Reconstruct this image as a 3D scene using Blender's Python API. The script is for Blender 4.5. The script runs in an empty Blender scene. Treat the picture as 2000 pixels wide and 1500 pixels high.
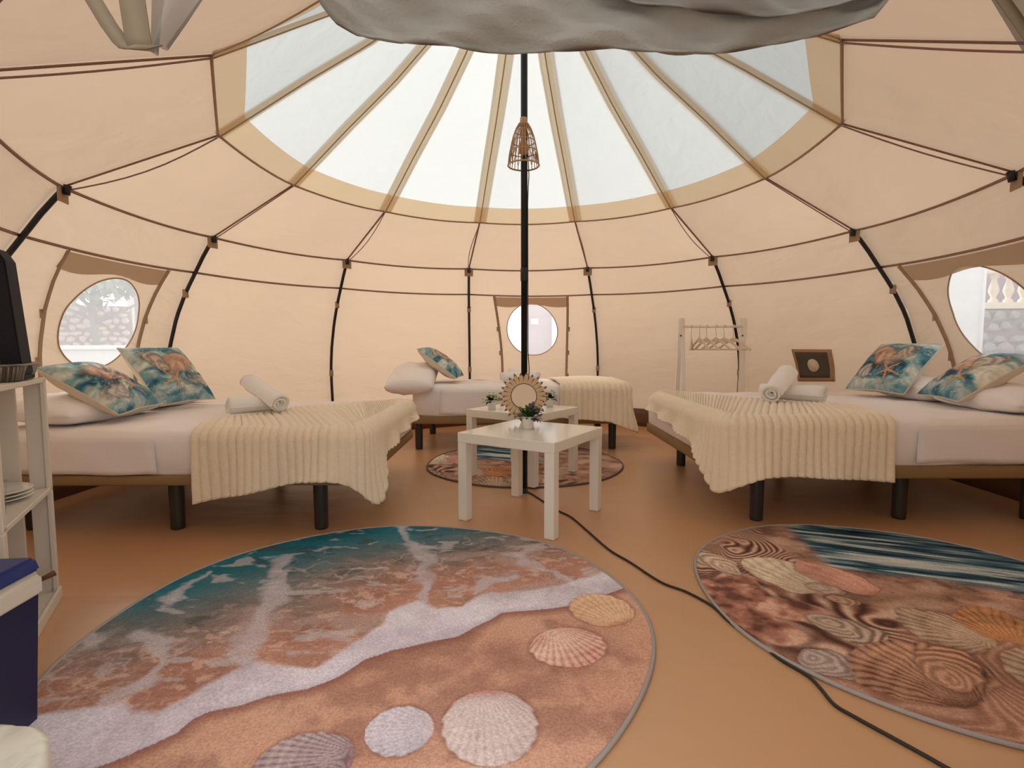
import bpy, bmesh, math, random
import numpy as np
from mathutils import Vector, Matrix

random.seed(7)
rng = np.random.default_rng(11)
SC = bpy.context.scene
COL = SC.collection

# ------------------------------------------------------------------ camera, sky, sun, exposure
cam_d = bpy.data.cameras.new('camera')
cam_d.sensor_width = 36.0
cam_d.lens = 18.43
cam_d.clip_start = 0.02
cam = bpy.data.objects.new('camera', cam_d)
COL.objects.link(cam)
cam.matrix_world = (Matrix.Translation((0, 0, 0.886)) @ Matrix.Rotation(math.pi / 2 - 0.0734, 4, 'X')
                    @ Matrix.Rotation(-0.0021, 4, 'Z'))
SC.camera = cam

world = bpy.data.worlds.new('overcast_sky')
SC.world = world
world.use_nodes = True
bg = world.node_tree.nodes['Background']
bg.inputs['Color'].default_value = (1.0, 0.99, 0.97, 1)
bg.inputs['Strength'].default_value = 0.7

sun_d = bpy.data.lights.new('sun', 'SUN')
sun_d.energy = 3.0
sun_d.angle = math.radians(50)
sun_d.color = (1.0, 0.96, 0.9)
sun = bpy.data.objects.new('sun', sun_d)
COL.objects.link(sun)
sun.rotation_euler = Vector((-0.42, 0.85, 0.62)).to_track_quat('Z', 'Y').to_euler()

SC.view_settings.view_transform = 'Standard'
SC.view_settings.look = 'None'
SC.view_settings.gamma = 1.0
SC.view_settings.use_curve_mapping = False
SC.view_settings.exposure = 1.2


# ------------------------------------------------------------------ helpers: colour and materials
def lin(c):
    return tuple(((v / 255) / 12.92) if v / 255 <= 0.04045 else (((v / 255) + 0.055) / 1.055) ** 2.4 for v in c)


MATS = {}


def new_mat(name):
    m = bpy.data.materials.new(name)
    m.use_nodes = True
    nt = m.node_tree
    nt.nodes.clear()
    out = nt.nodes.new('ShaderNodeOutputMaterial')
    MATS[name] = m
    return m, nt, out


def noise_node(nt, scale, detail=4, rough=0.55, coord='Object', stretch=(1, 1, 1), dist=0.0):
    tc = nt.nodes.new('ShaderNodeTexCoord')
    mp = nt.nodes.new('ShaderNodeMapping')
    mp.inputs['Scale'].default_value = stretch
    nt.links.new(tc.outputs[coord], mp.inputs['Vector'])
    n = nt.nodes.new('ShaderNodeTexNoise')
    n.inputs['Scale'].default_value = scale
    n.inputs['Detail'].default_value = detail
    n.inputs['Roughness'].default_value = rough
    n.inputs['Distortion'].default_value = dist
    nt.links.new(mp.outputs[0], n.inputs['Vector'])
    return n


def bump_chain(nt, specs):
    """specs: (scale, strength, distance, stretch)"""
    prev = None
    for sc, st, di, stretch in specs:
        n = noise_node(nt, sc, 3, 0.5, 'Object', stretch, 0.4)
        b = nt.nodes.new('ShaderNodeBump')
        b.inputs['Strength'].default_value = st
        b.inputs['Distance'].default_value = di
        nt.links.new(n.outputs['Fac'], b.inputs['Height'])
        if prev:
            nt.links.new(prev.outputs[0], b.inputs['Normal'])
        prev = b
    return prev


def varied(nt, col, amount, scale, stretch=(1, 1, 1), detail=4):
    """a colour that wanders a little around col"""
    n = noise_node(nt, scale, detail, 0.6, 'Object', stretch)
    mx = nt.nodes.new('ShaderNodeMix')
    mx.data_type = 'RGBA'
    mx.inputs[6].default_value = (*[max(0, c * (1 - amount)) for c in col], 1)
    mx.inputs[7].default_value = (*[min(1, c * (1 + amount)) for c in col], 1)
    nt.links.new(n.outputs['Fac'], mx.inputs[0])
    return mx.outputs[2]


def pbr(name, col, rough=0.6, var=0.08, vscale=8, bumps=(), metallic=0.0, sheen=0.0, spec=0.5, stretch=(1, 1, 1), srgb=True):
    m, nt, out = new_mat(name)
    c = lin(col) if srgb else col
    p = nt.nodes.new('ShaderNodeBsdfPrincipled')
    nt.links.new(varied(nt, c, var, vscale, stretch), p.inputs['Base Color'])
    p.inputs['Roughness'].default_value = rough
    p.inputs['Metallic'].default_value = metallic
    p.inputs['Specular IOR Level'].default_value = spec
    if sheen:
        p.inputs['Sheen Weight'].default_value = sheen
    if bumps:
        nt.links.new(bump_chain(nt, bumps).outputs[0], p.inputs['Normal'])
    nt.links.new(p.outputs[0], out.inputs[0])
    return m


def cloth(name, refl, trans, var=0.03, vscale=1.5, bumps=(), mesh_gap=0.0):
    """woven cloth: part of the light is reflected, part comes through"""
    m, nt, out = new_mat(name)
    d = nt.nodes.new('ShaderNodeBsdfDiffuse')
    t = nt.nodes.new('ShaderNodeBsdfTranslucent')
    nt.links.new(varied(nt, refl, var, vscale), d.inputs['Color'])
    nt.links.new(varied(nt, trans, var, vscale), t.inputs['Color'])
    if bumps:
        b = bump_chain(nt, bumps)
        nt.links.new(b.outputs[0], d.inputs['Normal'])
        nt.links.new(b.outputs[0], t.inputs['Normal'])
    a = nt.nodes.new('ShaderNodeAddShader')
    nt.links.new(d.outputs[0], a.inputs[0])
    nt.links.new(t.outputs[0], a.inputs[1])
    last = a.outputs[0]
    if mesh_gap:
        tr = nt.nodes.new('ShaderNodeBsdfTransparent')
        mx = nt.nodes.new('ShaderNodeMixShader')
        mx.inputs[0].default_value = mesh_gap
        nt.links.new(last, mx.inputs[1])
        nt.links.new(tr.outputs[0], mx.inputs[2])
        last = mx.outputs[0]
    nt.links.new(last, out.inputs[0])
    return m


def printed(name, rough=0.85, grain=0.20, gscale=170, bump=0.4):
    """flat printed textile: the design sits in the colour attribute 'print'"""
    m, nt, out = new_mat(name)
    at = nt.nodes.new('ShaderNodeAttribute')
    at.attribute_name = 'print'
    n = noise_node(nt, gscale, 2, 0.6)
    mr = nt.nodes.new('ShaderNodeMapRange')
    mr.inputs[1].default_value = 0.3
    mr.inputs[2].default_value = 0.7
    mr.inputs[3].default_value = 1 - grain
    mr.inputs[4].default_value = 1 + grain
    nt.links.new(n.outputs['Fac'], mr.inputs[0])
    mu = nt.nodes.new('ShaderNodeVectorMath')
    mu.operation = 'SCALE'
    nt.links.new(at.outputs['Color'], mu.inputs[0])
    nt.links.new(mr.outputs[0], mu.inputs['Scale'])
    p = nt.nodes.new('ShaderNodeBsdfPrincipled')
    nt.links.new(mu.outputs[0], p.inputs['Base Color'])
    p.inputs['Roughness'].default_value = rough
    p.inputs['Specular IOR Level'].default_value = 0.2
    b = nt.nodes.new('ShaderNodeBump')
    b.inputs['Strength'].default_value = bump
    b.inputs['Distance'].default_value = 0.002
    nt.links.new(n.outputs['Fac'], b.inputs['Height'])
    nt.links.new(b.outputs[0], p.inputs['Normal'])
    nt.links.new(p.outputs[0], out.inputs[0])
    return m


CANVAS_B = ((2.6, 0.5, 0.05, (1, 1, 2.4)), (140, 0.06, 0.002, (1, 1, 1)))
M_canvas = cloth('beige_canvas', (0.55, 0.445, 0.345), (0.153, 0.119, 0.089), 0.05, 1.2, CANVAS_B)
M_wincanvas = cloth('window_canvas', (0.53, 0.42, 0.32), (0.145, 0.108, 0.078), 0.05, 1.2, ((4, 0.4, 0.03, (1, 1, 3)), (140, 0.06, 0.002, (1, 1, 1))))
M_band = cloth('double_canvas', (0.42, 0.335, 0.235), (0.160, 0.126, 0.086), 0.06, 3, ((9, 0.25, 0.01, (1, 1, 1)),))
M_seam = cloth('seam_tape', (0.32, 0.205, 0.15), (0.02, 0.012, 0.008), 0.1, 20)
M_tape = cloth('skylight_tape', (0.20, 0.165, 0.125), (0.55, 0.44, 0.315), 0.04, 8)
M_header = cloth('flap_header_canvas', (0.50, 0.385, 0.28), (0.120, 0.088, 0.063), 0.06, 6)
M_strip = cloth('flap_edge_tape', (0.42, 0.29, 0.19), (0.06, 0.038, 0.024), 0.1, 20)
M_tab = cloth('tab_webbing', (0.40, 0.28, 0.18), (0.08, 0.05, 0.03), 0.1, 20)
M_sky = cloth('skylight_fabric', (0.16, 0.165, 0.165), (0.252, 0.264, 0.264), 0.02, 6, ((7, 0.35, 0.02, (1, 1, 2)),))
M_net = cloth('door_netting', (0.27, 0.245, 0.215), (0.05, 0.046, 0.04), 0.15, 14, ((260, 0.6, 0.002, (1, 1, 1)), (5, 0.3, 0.05, (1, 1, 1.5))), 0.08)
M_net2 = cloth('door_netting_fine', (0.24, 0.22, 0.195), (0.05, 0.045, 0.04), 0.1, 14, (), 0.25)
M_strap = cloth('door_strap', (0.23, 0.18, 0.125), (0.02, 0.016, 0.01), 0.1, 30)
M_floor = pbr('groundsheet', (202, 154, 112), 0.34, 0.06, 1.4, ((2.2, 0.22, 0.03, (0.8, 2.2, 1)), (11, 0.07, 0.01, (0.8, 1.6, 1))), spec=0.75)
M_lip = pbr('groundsheet_lip', (104, 68, 48), 0.5, 0.1, 5)
M_rod = pbr('black_rod', (20, 18, 18), 0.4, 0.05, 20)
M_blackpaint = pbr('black_paint', (24, 26, 25), 0.45, 0.05, 20)
M_cord = pbr('purple_cord', (150, 112, 108), 0.8, 0.1, 40)
M_cable = pbr('cable_rubber', (38, 34, 28), 0.5, 0.05, 30)
M_rattan = pbr('rattan', (200, 158, 116), 0.6, 0.18, 60)
M_bulb = pbr('bulb_glass', (196, 140, 96), 0.2, 0.02, 10)
M_white = pbr('white_lacquer', (240, 236, 226), 0.16, 0.015, 3, spec=0.6)
M_sheet = pbr('white_sheet', (246, 238, 236), 0.9, 0.02, 3, ((5, 0.28, 0.02, (1, 1, 1.6)), (22, 0.12, 0.006, (1, 1, 1))), spec=0.1)
M_pillow = pbr('white_pillowcase', (248, 242, 240), 0.9, 0.02, 3, ((9, 0.4, 0.02, (1, 1, 1.4)),), spec=0.1)
M_towel = pbr('white_towel', (248, 244, 241), 0.95, 0.03, 30, ((260, 0.5, 0.003, (1, 1, 1)), (18, 0.25, 0.01, (1, 1, 1))), sheen=0.3, spec=0.05)
M_throw = pbr('cream_plush', (250, 232, 204), 0.95, 0.06, 40, ((90, 0.7, 0.006, (1, 1, 1)),), sheen=0.5, spec=0.05)
M_bedbase = pbr('bed_base_fabric', (150, 122, 84), 0.8, 0.05, 14, ((200, 0.2, 0.002, (1, 1, 1)),), spec=0.15)
M_bedleg = pbr('bed_leg_steel', (52, 46, 42), 0.4, 0.05, 10)
M_cushback = pbr('cushion_back', (222, 208, 186), 0.9, 0.03, 20, ((240, 0.2, 0.002, (1, 1, 1)),), spec=0.1)
M_print = printed('beach_print')
M_cushprint = printed('cushion_print', 0.75, 0.05, 500, 0.15)
M_binding = pbr('rug_binding', (168, 160, 156), 0.8, 0.06, 60)
M_binding2 = pbr('rug_binding_dark', (104, 86, 80), 0.8, 0.1, 60)
M_petal = pbr('mirror_wood', (214, 182, 144), 0.55, 0.16, 40, ((80, 0.3, 0.002, (1, 1, 1)),))
M_petaltip = pbr('mirror_wood_dark', (126, 98, 76), 0.6, 0.15, 40)
M_mirror = pbr('mirror_silver', (236, 232, 226), 0.03, 0.0, 5, metallic=1.0)
M_leaf = pbr('leaf_green', (58, 96, 44), 0.5, 0.3, 50)
M_leaf2 = pbr('leaf_dark', (34, 62, 34), 0.5, 0.3, 50)
M_purple = pbr('purple_flower', (88, 72, 96), 0.7, 0.2, 50)
M_petalw = pbr('white_flower', (228, 226, 196), 0.7, 0.06, 50)
M_eye = pbr('flower_eye', (150, 140, 60), 0.7, 0.1, 50)
M_soil = pbr('dark_soil', (40, 32, 26), 0.95, 0.2, 60)
M_rackwhite = pbr('rack_paint', (246, 238, 226), 0.5, 0.03, 8)
M_hanger = pbr('hanger_wood', (226, 208, 184), 0.5, 0.08, 30)
M_steel = pbr('bright_steel', (190, 180, 170), 0.3, 0.03, 20, metallic=0.9)
M_ventdark = pbr('vent_mesh', (84, 76, 66), 0.8, 0.1, 60)
M_ventframe = pbr('vent_tape', (176, 142, 108), 0.8, 0.06, 30)
M_shelf = pbr('shelf_paint', (226, 216, 202), 0.55, 0.03, 10)
M_plate = pbr('white_china', (232, 228, 220), 0.2, 0.01, 5)
M_tin = pbr('grey_tin', (120, 114, 104), 0.35, 0.06, 20, metallic=0.6)
M_navy = pbr('navy_plastic', (15, 26, 70), 0.45, 0.04, 20)
M_navydark = pbr('navy_shell', (9, 11, 30), 0.7, 0.04, 20)
M_navytop = pbr('navy_lid_inset', (34, 52, 118), 0.4, 0.04, 20)
M_cream = pbr('cream_plastic', (214, 208, 194), 0.45, 0.02, 10)
M_bag = pbr('bin_liner', (220, 218, 206), 0.4, 0.03, 10, ((12, 0.6, 0.02, (1, 1, 1)),))
M_brown = pbr('handle_brown', (110, 72, 46), 0.5, 0.1, 20)
M_ground = pbr('outdoor_paving', (168, 162, 154), 0.9, 0.08, 0.8)
M_stuccow = pbr('white_stucco', (226, 227, 228), 0.9, 0.03, 2)
M_stuccop = pbr('mauve_stucco', (158, 134, 138), 0.9, 0.04, 2)
M_cream2 = pbr('cream_concrete', (222, 206, 182), 0.85, 0.05, 6)
M_stonep = pbr('pink_stone', (228, 204, 194), 0.9, 0.35, 3, ((14, 0.4, 0.02, (1, 1, 1)),))
M_stoneg = pbr('grey_stone', (160, 156, 152), 0.9, 0.35, 5, ((14, 0.4, 0.02, (1, 1, 1)),))
M_mortar = pbr('mortar', (150, 134, 124), 0.95, 0.1, 8)
M_bark = pbr('grey_bark', (120, 114, 106), 0.9, 0.2, 12)
M_treeleaf = pbr('tree_leaf', (112, 140, 100), 0.7, 0.3, 3)
M_paper = pbr('white_notice', (244, 244, 240), 0.8, 0.01, 3)


def pane_mat():
    m, nt, out = new_mat('clear_window_film')
    tr = nt.nodes.new('ShaderNodeBsdfTransparent')
    tr.inputs['Color'].default_value = (0.86, 0.87, 0.89, 1)
    tl = nt.nodes.new('ShaderNodeBsdfTranslucent')
    nt.links.new(varied(nt, (0.62, 0.62, 0.635), 0.12, 5, (1, 1, 2)), tl.inputs['Color'])
    mx = nt.nodes.new('ShaderNodeMixShader')
    mx.inputs[0].default_value = 0.34
    nt.links.new(tr.outputs[0], mx.inputs[1])
    nt.links.new(tl.outputs[0], mx.inputs[2])
    gl = nt.nodes.new('ShaderNodeBsdfGlossy')
    gl.inputs['Roughness'].default_value = 0.12
    mx2 = nt.nodes.new('ShaderNodeMixShader')
    mx2.inputs[0].default_value = 0.03
    nt.links.new(mx.outputs[0], mx2.inputs[1])
    nt.links.new(gl.outputs[0], mx2.inputs[2])
    nt.links.new(mx2.outputs[0], out.inputs[0])
    return m


def glass_mat():
    m, nt, out = new_mat('drinking_glass')
    tr = nt.nodes.new('ShaderNodeBsdfTransparent')
    tr.inputs['Color'].default_value = (0.93, 0.95, 0.95, 1)
    gl = nt.nodes.new('ShaderNodeBsdfGlossy')
    gl.inputs['Roughness'].default_value = 0.04
    mx = nt.nodes.new('ShaderNodeMixShader')
    mx.inputs[0].default_value = 0.10
    nt.links.new(tr.outputs[0], mx.inputs[1])
    nt.links.new(gl.outputs[0], mx.inputs[2])
    nt.links.new(mx.outputs[0], out.inputs[0])
    return m


M_pane = pane_mat()
M_glass = glass_mat()


# ------------------------------------------------------------------ helpers: meshes and objects
def link(name, me, mat=None, parent=None, smooth=True, loc=None, rot=None):
    if mat is not None:
        me.materials.append(mat)
    if smooth and len(me.polygons):
        me.polygons.foreach_set('use_smooth', [True] * len(me.polygons))
    o = bpy.data.objects.new(name, me)
    COL.objects.link(o)
    if parent is not None:
        o.parent = parent
    if loc is not None:
        o.location = loc
    if rot is not None:
        o.rotation_euler = rot
    return o


def pyd(name, verts, faces, mat=None, parent=None, smooth=True, **kw):
    me = bpy.data.meshes.new(name)
    me.from_pydata([tuple(map(float, v)) for v in verts], [], [tuple(f) for f in faces])
    me.update()
    return link(name, me, mat, parent, smooth, **kw)


def from_bm(name, bm, mat=None, parent=None, smooth=False, **kw):
    me = bpy.data.meshes.new(name)
    bm.to_mesh(me)
    bm.free()
    return link(name, me, mat, parent, smooth, **kw)


def empty(name, loc=(0, 0, 0), rotz=0.0):
    o = bpy.data.objects.new(name, None)
    o.empty_display_size = 0.1
    COL.objects.link(o)
    o.location = loc
    o.rotation_euler = (0, 0, rotz)
    return o


def tag(o, label, cat, group=None):
    o['label'] = label
    o['category'] = cat
    if group:
        o['group'] = group
    return o


def structure(o, label=None):
    o['kind'] = 'structure'
    if label:
        o['label'] = label
    return o


def solid(o, th, offset=-1):
    md = o.modifiers.new('thickness', 'SOLIDIFY')
    md.thickness = th
    md.offset = offset
    return o


def subsurf(o, lv=1):
    md = o.modifiers.new('smooth', 'SUBSURF')
    md.levels = lv
    md.render_levels = lv
    return o


def add_box(bm, c, s, rot=None, bevel=0.0, seg=2):
    r = bmesh.ops.create_cube(bm, size=1.0)
    vs = r['verts']
    mt = Matrix.Translation(c) @ (rot.to_4x4() if rot is not None else Matrix.Identity(4)) @ Matrix.Diagonal((*s, 1))
    bmesh.ops.transform(bm, matrix=mt, verts=vs)
    if bevel:
        es = list({e for v in vs for e in v.link_edges})
        bmesh.ops.bevel(bm, geom=es, offset=bevel, segments=seg, profile=0.5, affect='EDGES')
    return vs


def box(name, c, s, mat, parent=None, bevel=0.004, seg=2, rot=None, smooth=False):
    bm = bmesh.new()
    add_box(bm, c, s, rot, bevel, seg)
    return from_bm(name, bm, mat, parent, smooth)


def bar_mesh(bm, a, b, w, t, bevel=0.0, up=Vector((0, 0, 1))):
    """rectangular bar from a to b, width w, thickness t"""
    a, b = Vector(a), Vector(b)
    d = (b - a)
    L = d.length
    z = d.normalized()
    x = up.cross(z)
    if x.length < 1e-4:
        x = Vector((1, 0, 0))
    x.normalize()
    y = z.cross(x)
    R = Matrix((x, y, z)).transposed()
    add_box(bm, (a + b) / 2, (w, t, L), R, bevel)


def tube_geo(path, r, n=8, closed=False, caps=True):
    P = [Vector(p) for p in path]
    N = len(P)
    rs = r if hasattr(r, '__len__') else [r] * N
    verts, faces = [], []
    nrm = None
    for i in range(N):
        if closed:
            t = P[(i + 1) % N] - P[i - 1]
        else:
            t = P[min(i + 1, N - 1)] - P[max(i - 1, 0)]
        t.normalize()
        if nrm is None:
            nrm = t.orthogonal().normalized()
        nrm = (nrm - t * nrm.dot(t))
        if nrm.length < 1e-6:
            nrm = t.orthogonal()
        nrm.normalize()
        bn = t.cross(nrm)
        for k in range(n):
            a = 2 * math.pi * k / n
            verts.append(P[i] + (nrm * math.cos(a) + bn * math.sin(a)) * rs[i])
    for i in range(N if closed else N - 1):
        j = (i + 1) % N
        for k in range(n):
            k2 = (k + 1) % n
            faces.append((i * n + k, i * n + k2, j * n + k2, j * n + k))
    if caps and not closed:
        faces.append(tuple(range(n - 1, -1, -1)))
        faces.append(tuple((N - 1) * n + k for k in range(n)))
    return verts, faces


def tube(name, path, r, mat, parent=None, n=8, closed=False):
    v, f = tube_geo(path, r, n, closed)
    return pyd(name, v, f, mat, parent)


def merge(geos):
    V, F = [], []
    for v, f in geos:
        b = len(V)
        V += list(v)
        F += [tuple(i + b for i in q) for q in f]
    return V, F


def lathe_geo(prof, n=32, c=(0, 0, 0)):
    V, F = [], []
    for r, z in prof:
        for k in range(n):
            a = 2 * math.pi * k / n
            V.append((c[0] + r * math.cos(a), c[1] + r * math.sin(a), c[2] + z))
    for i in range(len(prof) - 1):
        for k in range(n):
            k2 = (k + 1) % n
            F.append((i * n + k, i * n + k2, (i + 1) * n + k2, (i + 1) * n + k))
    return V, F


def lathe(name, prof, mat, parent=None, n=32, c=(0, 0, 0)):
    v, f = lathe_geo(prof, n, c)
    return pyd(name, v, f, mat, parent)


def grid_geo(nu, nv, fn, flip=False):
    V = [fn(i / nu, j / nv) for j in range(nv + 1) for i in range(nu + 1)]
    F = []
    for j in range(nv):
        for i in range(nu):
            a = j * (nu + 1) + i
            q = (a, a + 1, a + nu + 2, a + nu + 1)
            F.append(q[::-1] if flip else q)
    return V, F


def grid(name, nu, nv, fn, mat, parent=None, flip=False):
    v, f = grid_geo(nu, nv, fn, flip)
    return pyd(name, v, f, mat, parent)


def copy_tree(o, parent=None):
    c = o.copy()
    COL.objects.link(c)
    c.parent = parent
    for ch in list(o.children):
        copy_tree(ch, c)
    return c


# ------------------------------------------------------------------ numpy noise for printed designs
def vnoise(x, y, seed=0):
    r = np.random.default_rng(seed).random((256, 256))
    xi = np.floor(x).astype(int)
    yi = np.floor(y).astype(int)
    fx = x - xi
    fy = y - yi
    fx = fx * fx * (3 - 2 * fx)
    fy = fy * fy * (3 - 2 * fy)
    a = r[xi % 256, yi % 256]
    b = r[(xi + 1) % 256, yi % 256]
    c = r[xi % 256, (yi + 1) % 256]
    d = r[(xi + 1) % 256, (yi + 1) % 256]
    return (a * (1 - fx) + b * fx) * (1 - fy) + (c * (1 - fx) + d * fx) * fy


def fbm(x, y, sc, seed=0, oct=4):
    v, amp, tot = 0, 1.0, 0
    for k in range(oct):
        v = v + amp * vnoise(x * sc + 17.3 * k, y * sc - 9.1 * k, seed + k)
        tot += amp
        amp *= 0.5
        sc *= 2.05
    return v / tot


def sstep(a, b, x):
    t = np.clip((x - a) / (b - a), 0, 1)
    return t * t * (3 - 2 * t)


def over(base, col, m):
    return base * (1 - m[:, None]) + np.asarray(col) * m[:, None]


def ramp(t, stops):
    ts = [s[0] for s in stops]
    cs = np.array([lin(s[1]) for s in stops])
    return np.stack([np.interp(t, ts, cs[:, k]) for k in range(3)], 1)


def poly_dist(x, y, pts):
    """distance to a polyline and the side (positive: to the left of its direction)"""
    best = np.full(x.shape, 1e9)
    side = np.zeros(x.shape)
    for (x0, y0), (x1, y1) in zip(pts[:-1], pts[1:]):
        dx, dy = x1 - x0, y1 - y0
        L2 = dx * dx + dy * dy
        t = np.clip(((x - x0) * dx + (y - y0) * dy) / L2, 0, 1)
        ex, ey = x - x0 - t * dx, y - y0 - t * dy
        d = ex * ex + ey * ey
        cr = dx * (y - y0) - dy * (x - x0)
        up = d < best
        best = np.where(up, d, best)
        side = np.where(up, np.sign(cr), side)
    return np.sqrt(best), side


def shell_print(C, x, y, hinge, tip, halfw, light, dark, nr=26, bands=7, edge=None, contrast=0.6):
    """a printed fan shell: ribs run from the hinge to the tip"""
    hx, hy = hinge
    ax, ay = tip[0] - hx, tip[1] - hy
    L = math.hypot(ax, ay)
    ux, uy = ax / L, ay / L
    a = ((x - hx) * ux + (y - hy) * uy) / L
    b = (-(x - hx) * uy + (y - hy) * ux) / halfw
    shape = np.sqrt(np.clip(1 - ((a - 0.54) / 0.5) ** 2, 0, 1))
    th = np.arctan2(b * halfw, (a + 0.1) * L)
    rr = np.hypot(b * halfw / L, a + 0.1)
    lip = 0.03 * np.cos(th * nr)
    m = sstep(0.0, 0.06, shape * (1 + lip) - np.abs(b)) * (a > 0.02)
    shm = sstep(-0.16, 0.05, shape - np.abs(b)) * sstep(-0.04, 0.06, a) * sstep(1.09, 1.02, a)
    C = over(C, lin((122, 82, 66)), shm * 0.55 * (1 - m))
    ribs = np.abs(np.sin(th * nr * 0.85)) ** 0.7
    gb = 0.5 + 0.5 * np.cos(rr * bands * 6.28 + 0.5 * np.sin(th * 5))
    mot = fbm(x + 3, y + 3, 14, 77, 3)
    k = np.clip(contrast * (0.75 * (1 - ribs) + 0.22 * (1 - gb) * sstep(0.3, 0.9, rr) + 0.6 * (mot - 0.42)) + 0.22 * np.clip(b, 0, 1) + 0.18 * sstep(0.55, 0.0, a), 0, 1)
    col = np.asarray(lin(light))[None, :] * (1 - k[:, None]) + np.asarray(lin(dark))[None, :] * k[:, None]
    C = C * (1 - m[:, None]) + col * m[:, None]
    if edge:
        e = m * sstep(0.22, 0.0, a)
        C = over(C, lin(edge), e * 0.8)
    return C


FOAM_LO = [(0.60, 1.96), (0.475, 1.893), (0.379, 1.824), (0.252, 1.721), (0.092, 1.684), (-0.034, 1.662), (-0.083, 1.608), (-0.161, 1.527),
           (-0.267, 1.484), (-0.345, 1.453), (-0.411, 1.409), (-0.46, 1.33), (-0.526, 1.281), (-0.619, 1.254), (-0.669, 1.221),
           (-0.729, 1.2), (-0.754, 1.174), (-0.761, 1.134), (-0.795, 1.099), (-0.839, 1.056), (-0.892, 1.023), (-0.963, 0.985), (-1.2, 0.86)]
FOAM_UP = [(0.60, 2.2), (0.484, 2.103), (0.344, 1.972), (0.224, 1.894), (0.181, 1.865), (0.066, 1.818), (-0.08, 1.799), (-0.161, 1.709),
           (-0.235, 1.672), (-0.323, 1.738), (-0.413, 1.673), (-0.406, 1.597), (-0.456, 1.517), (-0.538, 1.372), (-0.598, 1.373),
           (-0.689, 1.396), (-0.727, 1.403), (-0.786, 1.34), (-0.812, 1.249), (-0.855, 1.186), (-0.91, 1.195), (-0.956, 1.237),
           (-0.998, 1.213), (-1.066, 1.196), (-1.165, 1.179), (-1.4, 1.15)]
FINGERS = [([(-0.732, 1.40), (-0.789, 1.551), (-0.83, 1.744), (-0.901, 1.943), (-0.955, 2.11)], 0.045),
           ([(-0.295, 1.706), (-0.31, 1.855), (-0.336, 2.081), (-0.463, 2.305), (-0.545, 2.47)], 0.035),
           ([(-0.101, 1.78), (-0.097, 1.896), (0.018, 1.938)], 0.03), ([(0.227, 1.894), (0.119, 2.006), (0.04, 2.079), (0.009, 2.158)], 0.03),
           ([(-1.183, 1.745), (-1.182, 1.859), (-1.202, 1.989)], 0.022), ([(-1.349, 1.525), (-1.275, 1.539), (-1.239, 1.485)], 0.03),
           ([(-0.99, 1.22), (-0.97, 1.40), (-1.05, 1.52), (-1.12, 1.55)], 0.04)]


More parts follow.
